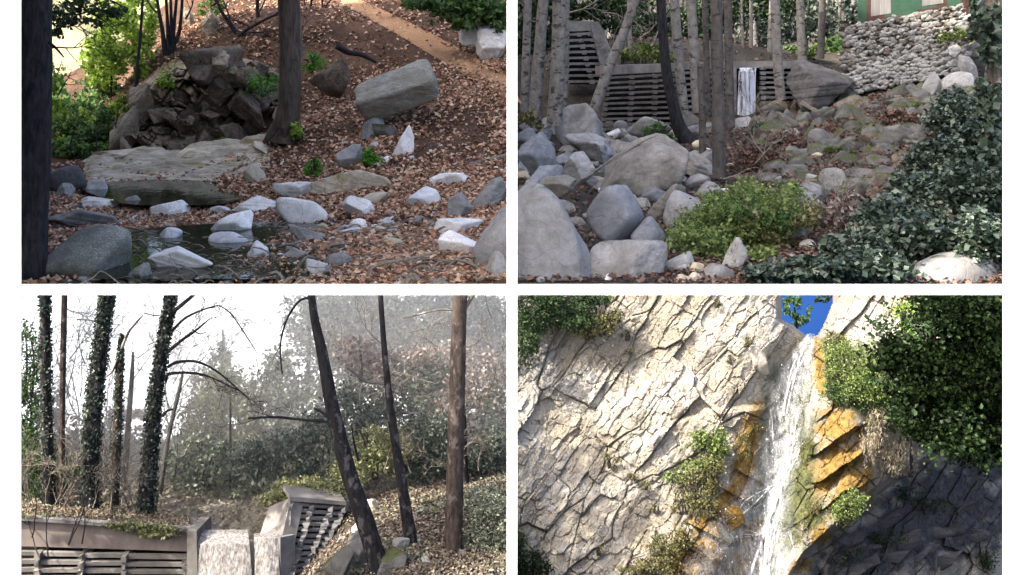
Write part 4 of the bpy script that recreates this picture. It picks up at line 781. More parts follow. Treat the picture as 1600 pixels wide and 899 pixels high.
litter(T2, lambda u, py, Y, x: np.where((u > 1100) & (py > 140), .8, .35), 'fallen_leaves', M['litter_dull'], .2, 97, 806, 1600, 22.5, 70, 24000)
for k, p in enumerate([[(920,276),(960,246),(1000,226)], [(928,268),(964,244),(988,232)]]): tag(obj('cut_stick', *trunk_px(p, [3,3,3], [32.6, 33.6], 8, 6, k), M['twig'], loc=P(*p[0], 33)), ['pale stick leaning on the triangular boulder, the longer one', 'pale stick leaning on the triangular boulder, the shorter one'][k], 'stick')
for k in range(6):
    a = 930 + 7 * k; tag(obj('straw_stalk', *trunk_px([(a, 268 - 4 * k), (a + 34, 244 - 4 * k), (a + 64, 226 - 3 * k)], [1.6,1.4,1], [32.8, 33.8], 8, 4, k), M['twig'], loc=P(a, 268 - 4 * k, 33)), f'thin dry stalk lying across the triangular boulder, {ORD[k]} from the left', 'stalk', 'dry stalks on the triangular boulder')
# ================================================================ lower left: misty weir with ivy-clad trunks
CL3 = (-60, 796, 456)
T3 = Terrain([(440,990,15),(480,935,15.2),(600,900,14.4),(800,900,14.2),(560,860,15.4),(680,850,15.4),(800,845,15.4),(500,880,16.2),(540,806,17),(650,770,17.4),(800,752,17.4),(560,770,18.6),(690,735,18.8),(800,722,18.8),
 (-20,812,17),(150,811,17),(300,824,17),(420,826,17.2),(-20,745,19),(150,740,19),(300,745,19),(430,745,19),(480,735,19),(-20,690,21.4),(200,690,21.4),(430,690,21.4),(560,680,21.4),(800,640,21.4)], .10, .8, 3)
T3.mesh('bank', M['soil_grey'], 440, 797, 13.7, 21.6, 70, 60)
M['pale_floor'] = soil_mat('pale_grassy_floor', [(.16, .14, .11), (.30, .27, .22), (.44, .40, .33)])
T3.mesh('weir_terrace', M['pale_floor'], -40, 470, 16.9, 21.6, 70, 40)
def on3(px, py): return T3.hit(px, py, 14, 21.6)
M['sky_white'] = glow_mat('bright_overcast', (.97, .985, 1.), (1, 1, 1), .60)
V, F = box((P(-60, 455, 22)[0], 22.0, -13.5), (-.05, 22.05, P(0, 455, 22)[2])); obj('sky', V, F, M['sky_white'], kind='structure', smooth=False)
V, F = box((-14, 13.6, -9.7), (-.06, 22, -9.6)); obj('stream_floor', V, F, M['bed'], kind='structure', smooth=False)
# weir
b = P(165, 860, 16.2); t = thing('weir', 'pinkish concrete weir beam with moss on its crest above the lattice', 'weir', b)
obj('beam', *quad_slab([(10,812,16.1),(296,832,16.3),(296,862,16.3),(10,853,16.1)], .5), M['concrete_pink'], t, b, smooth=False)
obj('crest', *quad_slab([(10,806,16.02),(299,827,16.22),(299,832,16.22),(10,812,16.02)], .09), M['crib_dark'], t, b, smooth=False)
leaves('litter', np.concatenate([np.array([P(x, 807 + (x - 10) * .073 - d * 38, 16.03 + d + (x - 10) * .0007) for x, d in zip(rs(5).uniform(34, 296, 4200), rs(6).uniform(0, .56, 4200))])]), .075, M['litter_tan'], 304, t, b, flat=.2)
leaves('moss', np.concatenate([clumps_px([(205,821,46,6),(250,831,30,9),(225,826,30,8)], 16.15, .12, 2400, 301, .3), clumps_px([(60,806,30,4)], 16.1, .1, 200, 302, .3)]), .055, M['leaf_yellow'], 303, t, b)
obj('pier', *quad_slab([(292,829,15.9),(307,830,15.9),(309,905,15.8),(292,905,15.8)], .8), M['crib'], t, b, smooth=False)
crib('crib_wall', 'lattice of concrete slats below the pinkish weir beam', [(8,856,16.12),(293,864,16.3),(293,945,16.2),(8,945,16.0)], 7, [0.03,.19,.43,.66,1], 'concrete', 'crib_fill', 11, .5, 8)
crib('crib_wall', 'dark wing crib wall right of the weir fall', [(453,781,16.6),(541,789,17.0),(478,905,16.2),(436,905,16.0)], 13, [0.04,.42,.78,1.0], 'crib_dark', 'crib_fill', 12, .5, 8)
b = P(430, 800, 16.5); t = thing('wing_wall', 'pale sloping concrete cap of the wing wall beside the weir fall', 'wall', b)
obj('cap', *quad_slab([(420,793,16.9),(455,777,16.55),(440,842,16.15),(405,838,16.5)], .25), M['concrete'], t, b, smooth=False)
obj('coping', *quad_slab([(453,776,16.5),(541,784,16.9),(541,790,16.9),(453,783,16.5)], .5), M['concrete'], t, b, smooth=False)
obj('abutment', *quad_slab([(404,836,16.3),(438,840,16.0),(438,905,15.9),(404,905,16.1)], .3), M['crib_dark'], t, b, smooth=False)
fm = fall_mat('weir_fall', (.42, .40, .38), (.12, .11, .10), 30, 7, .40, .62)
tag(obj('waterfall', *sheet([(828,302,386,16.35),(834,301,388,16.15),(850,299,390,15.95),(910,297,394,15.8)], 40, .05, 3, .05, 3), fm, loc=P(366, 905, 15.8)), 'wide curtain of white foaming water over the weir', 'waterfall')
o = obj('curtain', *sheet([(834,397,433,16.3),(840,397,435,16.05),(910,399,437,15.85)], 24, .04, 6, .05, 3), fm, loc=P(416, 905, 15.9)); tag(o, 'narrow second curtain of water beside the wing wall', 'waterfall'); o.name = 'waterfall'
# big trunks
def ivy_trunk(label, path, w, Y, seed, mb='bark_dark', n=900, lo=0., ws=None, group=None):
    n = int(n * 1.5); b = P(*path[0], Y); t = tree('ivy_tree' if n else 'bare_tree', label, b, [('trunk', trunk_px(path, w, Y, 30, 14, seed, .12), M[mb])], group)
    if n:
        r = rs(seed); sp = smooth_path(path, 60); ww = np.interp(np.linspace(0, 1, 60), np.linspace(0, 1, len(w)), w); i = (r.uniform(lo, 1, n) ** 1. * 59).astype(int); a = r.uniform(0, 6.283, n); rr = ww[i] * .5 * r.uniform(.9, 1.35, n)
        c = np.stack([(sp[i, 0] + np.cos(a) * rr - 800) * K * Y, Y + np.sin(a) * rr * K * Y, (HOR - sp[i, 1] - r.uniform(-4, 4, n)) * K * Y], 1)
        leaves('ivy', c, .05, M['ivy'], seed, t, b, clip=CL3, aspect=.85)
    return t
TR = [
 ('ivy-dark straight trunk near the left edge of the weir', [(78,806),(74,700),(71,580),(70,456)], [22,18,16,15], 17.2, 'bark_dark', 700),
 ('slim brown trunk beside the left ivy trunk', [(97,800),(97,650),(101,456)], [11,9,9], 17.6, 'bark_mid', 0),
 ('thick ivy-covered trunk leaning right, second big one', [(140,812),(142,700),(150,600),(163,500),(168,456)], [28,25,24,20,19], 16.9, 'bark_dark', 1900),
 ('broken ivy-grown trunk with pointed top', [(177,812),(182,700),(187,580),(190,525)], [15,14,11,3], 17.4, 'bark_mid', 800),
 ('pale slim trunk beside the broken one', [(192,812),(198,700),(206,590),(208,550)], [9,9,7,3], 18.2, 'bark_grey', 0),
 ('thick ivy-covered trunk leaning right, with long bare limbs', [(226,818),(234,720),(243,620),(258,520),(268,456)], [27,24,21,17,16], 16.8, 'bark_dark', 1600),
 ('thin leaning stem right of the limbed ivy trunk', [(246,800),(262,690),(280,610),(286,580)], [8,7,6,3], 18.0, 'bark_grey', 0),
 ('black leaning trunk with a bare limb in front of the wing wall', [(600,910),(572,820),(545,740),(520,640),(505,560),(492,500),(486,456)], [33,29,25,22,18,14,11], 14.6, 'bark_dark', 0),
 ('slimmer mottled leaning trunk on the leafy bank', [(655,910),(640,830),(622,720),(608,620),(600,540),(594,456)], [20,20,15,12,9,8], 15.2, 'bark_brown', 0),
 ('straight mottled brown trunk at the right of the bank', [(708,905),(710,780),(713,660),(716,540),(719,456)], [29,27,26,24,22], 15.0, 'bark_mid', 0),
 ('black trunk with spreading foot behind the mottled brown one', [(733,792),(726,760),(724,700),(722,640)], [26,16,12,11], 17.6, 'bark_dark', 0),
]
trs = [ivy_trunk(lb, p, w, Y, 320 + k, m, n) for k, (lb, p, w, Y, m, n) in enumerate((a[0], a[1], a[2], a[3], {'bark_dark': 'bark_fine', 'bark_brown': 'bark_fine', 'bark_mid': 'bark_fine_brown'}.get(a[4], a[4]), a[5]) for a in TR)]
def limb(t, path, w, Y, seed, m='bark_dark'):
    return obj('limb', *trunk_px(path, w, Y, 14, 7, seed, .15), M[m], t, np.array(t.location))
for k, (p, w) in enumerate([([(270,488),(290,472),(304,460)],[7,6,5]), ([(268,518),(290,497),(318,484),(342,477)],[5,4,3,2]), ([(262,550),(284,532),(304,518),(326,500)],[6,5,4,2]), ([(262,574),(278,566),(310,566),(345,585),(390,625)],[5,5,4,3,2]), ([(258,594),(266,584),(300,583),(330,590),(372,610)],[6,5,4,3,2]), ([(300,515),(312,522),(322,519)],[2,2,1]), ([(342,477),(362,492),(388,530),(404,556)],[2,2,2,1]), ([(254,650),(262,642),(270,640)],[6,4,3])]): limb(trs[5], p, w, 16.75, k)
for k, (p, w) in enumerate([([(526,662),(500,658),(470,656),(430,652),(388,654)],[6,5,4,4,3]), ([(522,658),(508,648),(490,638)],[5,5,3]), ([(487,466),(468,470),(448,500),(438,540),(441,585)],[5,4,3,3,2]), ([(505,558),(498,520),(490,480),(488,456)],[6,5,4,3]), ([(560,720),(553,690),(550,670)],[5,3,2])]): limb(trs[7], p, w, 14.6, 20 + k)
for k, (p, w) in enumerate([([(616,646),(640,646),(656,646)],[4,3,2]), ([(606,600),(572,596),(550,580),(540,574)],[4,5,4,2])]): limb(trs[8], p, w, 15.2, 30 + k, 'bark_grey')
for k, (p, w) in enumerate([([(718,486),(690,484),(660,490),(630,498)],[4,3,3,2]), ([(712,470),(714,600),(712,700)],[7,5,3]), ([(724,486),(734,470),(742,456)],[7,6,5])]): limb(trs[9], p, w, 15.0, 40 + k, 'bark_mid')
for k, (p, w) in enumerate([([(190,545),(202,518),(224,492)],[5,4,2]), ([(224,489),(240,493),(256,492)],[2,2,1]), ([(184,560),(176,580),(165,590)],[4,3,2])]): limb(trs[3], p, w, 17.35, 50 + k, 'bark_mid')
# bare twig haze on the left
def twig_thing(label, starts, seed, length, w, n, m, spread=55, gen=2, name='bare_shrub', cat='shrub'):
    V, F = twigs(starts, seed, n, length, w, spread, gen)
    a, c = PX(V), PY(V); ok = ((a > -60) & (a < 796) & (c > 456))[F].all(1); V2 = V
    b = P(starts[0][0], starts[0][1], starts[0][2]); t = thing(name, label, cat, b); o = obj('twigs', V2, F[ok], M[m], t, b, kind='stuff'); return t
twig_thing('bare twiggy branches filling the pale sky between the left trunks', [(40,560,19,.6),(60,520,19,.3),(110,560,19.5,.9),(125,620,19.5,1.2),(150,540,19.5,.3),(205,600,19.5,1.1),(215,560,19.2,.6),(230,540,19,.2),(100,480,19,-.3),(120,500,19,-.1),(300,640,19.6,1.3),(270,600,19,.9),(40,650,19,.9),(110,660,19.4,.8),(205,660,19.3,1.6)], 401, 75, 2.2, 6, 'twig', name='bare_tree', cat='tree')
twig_thing('leafless thicket rising behind the weir beam at the left', [(x, 806 + r.uniform(-4, 4), 16.6 + r.uniform(0, 1), r.uniform(1.1, 2.0)) for x in np.linspace(36, 215, 22)], 402, 95, 2.4, 5, 'twig', 45)
twig_thing('thin dark bare shoots in front of the weir beam', [(75,870,15.8,1.6),(62,872,15.8,1.9),(107,850,15.8,1.4),(107,852,15.8,1.0),(128,850,15.8,1.2),(50,840,15.8,1.2)], 403, 100, 2.6, 3, 'twig_dark', 40)
twig_thing('arching thin twigs hanging over the pond', [(355,590,17,-.6),(380,600,17.2,-.9),(400,560,17.4,-1.2),(330,585,17,-.4)], 404, 60, 1.6, 4, 'twig')
twig_thing('bare grey twigs over the evergreen at the right', [(600,540,16.5,2.6),(640,520,16.5,.5),(700,560,16.2,2.4),(740,540,16.2,.6),(760,620,16.2,1.),(680,600,16.4,2.9),(650,620,16.3,.2),(720,650,16,.5),(770,500,16.2,2.2),(560,560,17,2.4)], 405, 75, 2., 6, 'twig', 60)
twig_thing('tangle of bare twigs on the bank top', [(x, 740 + r.uniform(-20, 10), 17.5, r.uniform(.7, 2.4)) for x in np.linspace(600, 790, 10)], 406, 55, 2., 5, 'twig', 60)
rr = rs(431)
twig_thing('pale bare trees standing in the mist behind the left trunks', [(x, rr.uniform(560, 760), rr.uniform(19.4, 21.4), rr.uniform(1.0, 2.2)) for x in rr.uniform(34, 330, 34)], 432, 105, 2.6, 6, 'twig', 50, name='bare_tree', cat='trees')
twig_thing('fine twigs on the long bare limbs of the thick ivy trunk', [(284,532,16.7,.9),(318,484,16.7,.4),(342,477,16.7,-.6),(310,566,16.7,.5),(345,585,16.7,-.5),(300,583,16.7,-.2),(330,590,16.7,-.7),(372,610,16.7,-.8),(326,500,16.7,.6),(262,550,16.7,.8)], 441, 42, 1.5, 5, 'twig_dark', 50)
twig_thing('fine twigs on the bare limb of the black leaning trunk', [(470,656,14.6,2.6),(430,652,14.6,2.9),(400,654,14.6,3.4),(448,500,14.6,-2.2),(438,540,14.6,-1.9),(495,480,14.6,2.4)], 442, 40, 1.4, 4, 'twig_dark', 50)
# foliage, far to near
for k, a in enumerate([
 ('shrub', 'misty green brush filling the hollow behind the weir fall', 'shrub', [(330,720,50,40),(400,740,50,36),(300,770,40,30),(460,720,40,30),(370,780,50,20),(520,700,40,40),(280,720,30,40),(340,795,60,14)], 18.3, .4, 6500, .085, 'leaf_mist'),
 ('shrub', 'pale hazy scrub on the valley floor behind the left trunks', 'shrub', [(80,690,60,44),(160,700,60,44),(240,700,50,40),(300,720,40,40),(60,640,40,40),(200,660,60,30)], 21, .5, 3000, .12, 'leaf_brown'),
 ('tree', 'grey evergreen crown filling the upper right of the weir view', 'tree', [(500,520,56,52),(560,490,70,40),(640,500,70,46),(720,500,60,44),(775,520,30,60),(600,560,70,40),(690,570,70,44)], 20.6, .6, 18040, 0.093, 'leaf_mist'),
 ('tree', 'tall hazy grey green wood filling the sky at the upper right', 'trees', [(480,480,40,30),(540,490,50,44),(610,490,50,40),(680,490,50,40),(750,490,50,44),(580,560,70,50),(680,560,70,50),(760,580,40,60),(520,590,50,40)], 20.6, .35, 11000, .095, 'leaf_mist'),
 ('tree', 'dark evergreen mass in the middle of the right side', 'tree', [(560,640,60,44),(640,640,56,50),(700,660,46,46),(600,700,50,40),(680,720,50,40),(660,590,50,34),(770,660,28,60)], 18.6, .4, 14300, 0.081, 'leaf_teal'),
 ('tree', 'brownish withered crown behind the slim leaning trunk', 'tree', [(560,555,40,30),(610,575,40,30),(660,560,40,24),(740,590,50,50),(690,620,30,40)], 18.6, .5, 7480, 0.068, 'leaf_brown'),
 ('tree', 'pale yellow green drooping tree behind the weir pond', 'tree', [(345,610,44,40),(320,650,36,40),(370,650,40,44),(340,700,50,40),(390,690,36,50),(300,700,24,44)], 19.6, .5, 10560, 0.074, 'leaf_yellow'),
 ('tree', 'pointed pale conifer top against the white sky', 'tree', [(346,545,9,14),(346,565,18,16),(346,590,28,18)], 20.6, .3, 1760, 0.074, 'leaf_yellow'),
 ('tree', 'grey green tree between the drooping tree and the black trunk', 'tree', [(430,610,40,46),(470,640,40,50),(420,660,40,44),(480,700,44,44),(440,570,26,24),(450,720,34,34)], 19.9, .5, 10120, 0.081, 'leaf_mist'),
 ('tree', 'dark drooping branch of evergreen above the wing wall', 'tree', [(430,700,40,24),(470,690,40,28),(400,720,26,26),(500,670,26,30),(480,730,30,18)], 18.2, .4, 4180, 0.068, 'leaf_teal'),
 ('shrub', 'evergreen shrub at the left edge of the weir', 'shrub', [(44,560,24,60),(40,640,26,40),(50,700,34,40),(70,730,30,40),(50,760,36,36),(100,740,24,26)], 17.9, .4, 6600, 0.056, 'leaf_mid'),
 ('shrub', 'pale leafy brush behind the weir between the trunks', 'shrub', [(110,740,26,46),(180,760,50,40),(250,770,40,36),(280,790,26,26),(60,790,40,20)], 19, .5, 5720, 0.050, 'leaf_brown'),
 ('shrub', 'bright shrubs on top of the wing wall', 'shrub', [(450,764,26,16),(480,760,30,16),(420,780,20,12),(520,772,20,12),(540,740,30,22)], 17.3, .3, 5720, 0.046, 'leaf_yellow'),
 ('shrub', 'yellow green shrub between black and slim trunk', 'shrub', [(590,720,36,30),(620,700,30,30),(580,690,26,30)], 17.9, .3, 4180, 0.050, 'leaf_yellow'),
 ('shrub', 'dark bushy undergrowth on the crest of the bank', 'shrub', [(650,730,40,24),(700,700,30,60),(670,690,30,40),(770,700,30,36),(750,730,36,24)], 18, .3, 7480, 0.056, 'leaf_teal'),
 ('shrub', 'pale green leafy plants in the lower right corner of the bank', 'plants', [(765,810,34,30),(745,850,28,30),(775,870,30,36),(760,780,30,24),(735,885,24,22),(785,840,16,40)], 15.1, .3, 11440, 0.040, 'leaf_mist'),
 ('shrub', 'pale brush right of the weir fall behind the pond', 'shrub', [(310,806,26,16),(350,806,30,16),(390,806,24,16),(270,810,20,12),(340,790,60,16),(410,812,20,10)], 18.6, .4, 2860, 0.050, 'leaf_yellow'),
]):
    tk = a[0] == 'tree'
    t = shrub(a[0], a[1], a[2], a[3], a[4], a[5], a[6], a[7], a[8], 420 + k, clip=CL3, stems=not tk, flat=0, droop=.4 if k in (6, 9) else 0)
    if tk:
        e = a[3][0]; b = np.array(t.location)
        for j, e in enumerate(a[3][:3]): obj('trunk', *trunk_px([(e[0], e[1] + 150 if e[1] < 600 else e[1] + 120), (e[0] + 4, e[1] + 30), (e[0] + 2, max(e[1] - 30, 457))], [7, 6, 3], a[4], 8, 7, j), M['bark_grey'], t, b)
for k, (p, lb) in enumerate([([(322,822),(318,760),(312,700)], 'thin trunk under the drooping pale tree, left one'), ([(348,826),(338,790),(330,760)], 'thin forked stem under the drooping pale tree'), ([(358,828),(360,740),(360,620)], 'straight thin trunk under the drooping pale tree'), ([(405,720),(385,740),(350,752)], 'dark low bough left of the wing wall')]):
    tree('slender_tree', lb, P(*p[0], 18.4), [('trunk', trunk_px(p, [9,7,5] if k == 0 else [5,4,3], 18.4, 10, 7, 480 + k, .1), M['bark_dark'])])
litter(T3, lambda u, py, Y, x: np.where(u > 470, .9, .0), 'fallen_leaves', M['litter_tan'], .07, 490, 470, 796, 13.8, 20, 18000, .02)
for k, (bx, m, lb) in enumerate([((500,846,552,905),'mossy_rock','pale rock at the foot of the wing wall'), ((540,828,588,890),'grey_rock','grey rock against the black leaning trunk'), ((548,812,580,836),'pale_rock','small pale stone higher on the bank'), ((588,862,634,905),'mossy_rock','rough rock between the two leaning trunks'), ((562,780,592,802),'tan_rock','pale stone near the top of the bank'), ((650,876,690,905),'grey_rock','tan rock left of the mottled trunk'), ((612,838,640,858),'grey_rock','small dark stone right of the black trunk')]):
    tag(rock('stone', M[m], bx, 14.45 if bx[3] > 900 else on3((bx[0]+bx[2])/2, bx[3]), 700 + k, 'crag' if k % 2 else 'block', 8), lb, 'rock')
bank = bpy.data.objects['bank']; r = rs(705)
for k in range(50):
    px, py, s = r.uniform(500, 790), r.uniform(760, 890), r.uniform(4, 10); rock('stone', M[['crag_tan', 'grey_rock', 'mossy_rock'][k % 3]], (px - s, py - s * .7, px + s, py + s * .5), on3(px, py), 720 + k, 'block', r.uniform(-20, 20), sub=2, parent=bank)
litter(T3, lambda u, py, Y, x: np.where(u < 470, .9, .0), 'dry_grass', M['grass_dry'], .09, 491, -40, 470, 16.9, 21.5, 9000, .05)
litter(T3, lambda u, py, Y, x: np.where(u > 480, np.clip(.3 + 2 * fbm(np.stack([x * 1.2, Y * 1.2, x * 0], 1), 3), 0, 1), .0), 'ground_plants', M['leaf_mist'], .075, 492, 470, 796, 13.8, 19, 7000, .05)
# morning mist in the valley behind the weir
a, b2 = P(-80, 457, 17.7)[2], P(-80, 457, 21.9)[2]
V = np.array([[-14, 17.7, -9.55], [-.07, 17.7, -9.55], [-.07, 17.7, a], [-14, 17.7, a], [-14, 21.96, -9.55], [-.07, 21.96, -9.55], [-.07, 21.96, b2], [-14, 21.96, b2]])
mh = bpy.data.materials.new('mist'); mh.use_nodes = True; nt_ = mh.node_tree; nt_.nodes.remove(nt_.nodes['Principled BSDF']); pv = nt_.nodes.new('ShaderNodeVolumePrincipled'); pv.inputs['Color'].default_value = (.985, .975, .955, 1); pv.inputs['Density'].default_value = .12; nt_.links.new(pv.outputs[0], nt_.nodes['Material Output'].inputs['Volume'])
obj('haze', V, [(0,1,2,3),(5,4,7,6),(4,0,3,7),(1,5,6,2),(3,2,6,7),(4,5,1,0)], mh, kind='stuff', smooth=False)
# ================================================================ lower right: waterfall down a sunlit limestone cliff
r = rs(801)
def base_depth(px, py):
    Y = 17.3 - (py - 680) / 440 * 1.9                                          # leaning back
    sm = np.clip((py - 560) / 150, 0, 1); Y = Y - np.clip((px - 1290) / 270, 0, 1.2) * 1.2 * (1 - sm) + sm * np.clip((px - 1325) / 240, 0, 1.1) * 3.0                            # right flank comes forward
    Y = Y - np.clip((880 - px) / 80, 0, 1) ** 1.5 * .25
    c = np.interp(py, [455, 527, 600, 700, 800, 905], [1264, 1264, 1240, 1218, 1190, 1180]); Y = Y + .75 * np.exp(-((px - c) / 52) ** 2)   # gully of the fall
    ov = np.interp(px, [1225, 1255, 1300, 1360, 1420, 1480, 1570], [905, 862, 822, 766, 728, 694, 684]); k = np.clip((py - ov) / 14, 0, 1); Y = Y + k * 1.1 * np.clip((px - 1225) / 60, 0, 1) # undercut at the lower right
    Y = Y + np.clip((py - 835) / 60, 0, 1) * 0
    ledge = np.interp(px, [1000, 1060, 1110, 1200], [690, 652, 638, 630]); Y = Y - .18 * np.clip((py - ledge) / 10, 0, 1) * np.clip((px - 985) / 40, 0, 1) * np.clip((1215 - px) / 30, 0, 1) * np.exp(-np.maximum(py - ledge, 0) / 60)
    # stepped golden slabs right of the fall: each slab juts out at its lower edge
    zn = np.clip(1 - np.hypot((px - 1318) / 58, (py - 725) / 108), 0, .35) / .35; q = (py + .48 * (px - 1310) + 16 * fbm(np.stack([px.ravel() / 40, py.ravel() / 90, px.ravel() * 0 + 8], 1), 3).reshape(px.shape)) / 46; fr = q - np.floor(q); Y = Y - zn * (.42 * fr ** 1.3 * (fr < .93) + .10)
    zl = np.clip(1 - np.hypot((px - 1120 + .6 * (py - 820)) / 60, (py - 820) / 100), 0, .3) / .3; q = (py - .5 * px) / 40; fr = q - np.floor(q); Y = Y - zl * .16 * fr
    return Y
def relief(px, py):
    wx = 6 * fbm(np.stack([px.ravel() / 48, py.ravel() / 48, 0 * px.ravel()], 1), 3).reshape(px.shape); wy = 6 * fbm(np.stack([px.ravel() / 48, py.ravel() / 48, 0 * px.ravel() + 9], 1), 3).reshape(px.shape)
    x, y = px + wx, py + wy; a = x * .58 - y * .81; b = x * .81 + y * .58
    o1, t1, c1 = vor(a, b, 150, 62, 1); o2, t2, c2 = vor(a + 17, b, 62, 30, 2); o3, t3, c3 = vor(a, b + 7, 24, 13, 3); o4, t4, c4 = vor(a * 1.1, b, 9, 6, 4)
    h = .10 * o1 + .20 * t1 + .05 * o2 + .15 * t2 + .022 * o3 + .075 * t3 + .008 * o4 + .03 * t4
    h = h * 1.1 - .065 * np.exp(-(c1 / .016) ** 2) * (o2 > -.2) - .035 * np.exp(-(c2 / .022) ** 2) * (o1 > 0) - .016 * np.exp(-(c3 / .06) ** 2) * (o2 > -.1)
    return h + .05 * fbm(np.stack([px.ravel() / 26, py.ravel() / 26, px.ravel() * 0 + 3], 1), 5).reshape(px.shape)
def cliff_Y(px, py, s=1.): return base_depth(px, py) - s * relief(px, py)
nx, ny = 540, 312; gx, gy = np.meshgrid(np.linspace(803.5, 1590, nx), np.linspace(456.5, 915, ny)); Yc = cliff_Y(gx, gy)
notch = np.array([(1222,440),(1221,498),(1240,508),(1256,521),(1262,527),(1276,524),(1284,512),(1292,494),(1300,474),(1303,440)], 'f8')
def inside(px, py, poly):
    k = np.zeros(px.shape, bool); n = len(poly)
    for i in range(n):
        (x1, y1), (x2, y2) = poly[i], poly[(i + 1) % n]; k ^= ((y1 > py) != (y2 > py)) & (px < (x2 - x1) * (py - y1) / (y2 - y1 + 1e-9) + x1)
    return k
def dist_poly(px, py, poly):
    d = np.full(px.shape, 1e9)
    for (x1, y1), (x2, y2) in zip(poly[:-1], poly[1:]):
        t = np.clip(((px - x1) * (x2 - x1) + (py - y1) * (y2 - y1)) / ((x2 - x1) ** 2 + (y2 - y1) ** 2), 0, 1); d = np.minimum(d, np.hypot(px - x1 - t * (x2 - x1), py - y1 - t * (y2 - y1)))
    return d
dn = dist_poly(gx, gy, notch); Yc = Yc + np.clip(1 - dn / 9, 0, 1) ** 2 * 1.3
ins = inside(gx, gy, notch)
V = np.stack([(gx - 800) * K * Yc, Yc, (HOR - gy) * K * Yc], -1).reshape(-1, 3)
i = np.arange(ny - 1)[:, None] * nx + np.arange(nx - 1)[None]; F = np.stack([i, i + 1, i + nx + 1, i + nx], -1).reshape(-1, 4); F = F[~ins.ravel()[F].any(1)]
# ---- which rock is algae-stained, mossy or wet: own patches of the stone, and where painted shade darkens it
def blob(ells, soft=.35):
    m = np.zeros(gx.shape); nn = fbm(np.stack([gx.ravel() / 14, gy.ravel() / 14, gx.ravel() * 0 + 5], 1), 4).reshape(gx.shape)
    for (x, y, rx, ry, rot) in ells:
        c, s = math.cos(math.radians(rot)), math.sin(math.radians(rot)); u = ((gx - x) * c + (gy - y) * s) / rx; v = (-(gx - x) * s + (gy - y) * c) / ry; m = np.maximum(m, np.clip((1 - np.hypot(u, v) + nn * .7) / soft, 0, 1))
    return m
algae = blob([(1173,668,21,44,20),(1280,578,14,49,-8),(1312,668,41,51,10),(1325,720,58,42,-20),(1338,756,53,47,-10),(1318,792,41,40,10),(1126,806,80,42,-52),(1088,872,80,56,-35),(1168,690,26,70,14),(1165,742,14,54,15),(1250,882,26,18,0),(1282,840,21,25,0),(1140,880,61,28,0),(1180,845,48,35,-40),(1300,750,31,18,-30)], .5)
mossy = blob([(1158,710,18,44,10),(1262,720,20,60,0),(1275,800,24,50,0),(1235,650,30,40,0),(1310,545,36,22,20),(1060,890,60,16,-20),(1120,840,60,40,-30),(1100,840,20,40,40),(1240,770,26,60,0),(1222,830,30,50,0)])
wet = blob([(1235,600,44,60,15),(1215,700,46,80,10),(1190,790,64,70,10),(1155,860,120,70,0),(1255,700,22,80,4),(1195,640,16,60,12),(1262,540,12,20,20),(1280,655,34,12,-35),(1275,740,30,14,-30)], .5)
shadowy = blob([(1480,800,150,90,-12),(1400,850,140,70,-25),(1540,720,60,50,0),(1340,885,80,40,-10)], .4)  # grey rock darkened in colour to stand for the overhang's shade
cream = fbm(np.stack([gx.ravel() / 90, gy.ravel() / 90, gx.ravel() * 0 + 2], 1), 3).reshape(gx.shape)
m, t, bs = new_mat('sunlit_limestone'); at = nd(t, 'Attribute', attribute_name='stain'); sp = nd(t, 'SeparateColor'); t.links.new(at.outputs['Color'], sp.inputs[0]); v = coords(t, rand=False)
n1 = noise(t, v, 1.1, 6, .6); n2 = noise(t, v, 9, 8, .72); n3 = noise(t, v, 34, 4, .7)
c = ramp(t, n1, [(.215, .192, .148), (.275, .253, .205), (.31, .295, .26)], [.40, .5, .58]); c = mix(t, ramp(t, n2, [(.6, .6, .6), (0, 0, 0)], [.34, .48]), c, (.15, .13, .10)); c = mix(t, ramp(t, n3, [(.45, .45, .45), (0, 0, 0)], [.36, .46]), c, (.16, .14, .115))
for sc_, mp_, amt in ((1.5, (1., 1, 2.0), .55), (3.6, (2., 1, 1.), .5), (8., (1., 1, 1.6), .4)):
    vv = coords(t, mp_, False); wn = nd(t, 'TexNoise', Scale=sc_ * .9, Detail=5); t.links.new(vv, wn.inputs['Vector']); vs = nd(t, 'VectorMath', operation='SCALE', Scale=.9 / sc_); t.links.new(wn.outputs['Color'], vs.inputs[0]); va = nd(t, 'VectorMath', operation='ADD'); t.links.new(vv, va.inputs[0]); t.links.new(vs.outputs[0], va.inputs[1])
    vo = nd(t, 'TexVoronoi', feature='DISTANCE_TO_EDGE', Scale=sc_); t.links.new(va.outputs[0], vo.inputs['Vector']); ck = ramp(t, vo.outputs['Distance'], [(amt,) * 3, (0, 0, 0)], [0, .028]); mk = ramp(t, noise(t, vv, sc_ * .7, 3), [(0, 0, 0), (1, 1, 1)], [.45, .56])
    c = mix(t, mix(t, 1., ck, mk, 'MULTIPLY'), c, (.07, .058, .045))
c = mix(t, sp.outputs[2], c, ramp(t, n2, [(.03, .036, .028), (.14, .16, .13)], [.35, .65])); c = mix(t, sp.outputs[1], c, ramp(t, n2, [(.022, .028, .010), (.095, .10, .035)], [.38, .62]))
c = mix(t, sp.outputs[0], c, ramp(t, n2, [(.04, .026, .010), (.16, .098, .022), (.26, .17, .045)], [.32, .48, .66])); t.links.new(c, bs.inputs['Base Color'])
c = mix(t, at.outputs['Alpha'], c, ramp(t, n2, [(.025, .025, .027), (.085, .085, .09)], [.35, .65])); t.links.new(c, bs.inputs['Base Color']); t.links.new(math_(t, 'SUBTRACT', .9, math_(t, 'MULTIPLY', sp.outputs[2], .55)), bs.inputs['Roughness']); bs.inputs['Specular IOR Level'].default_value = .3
bump(t, bs, math_(t, 'ADD', n2, math_(t, 'MULTIPLY', n3, .4)), .7, .05)
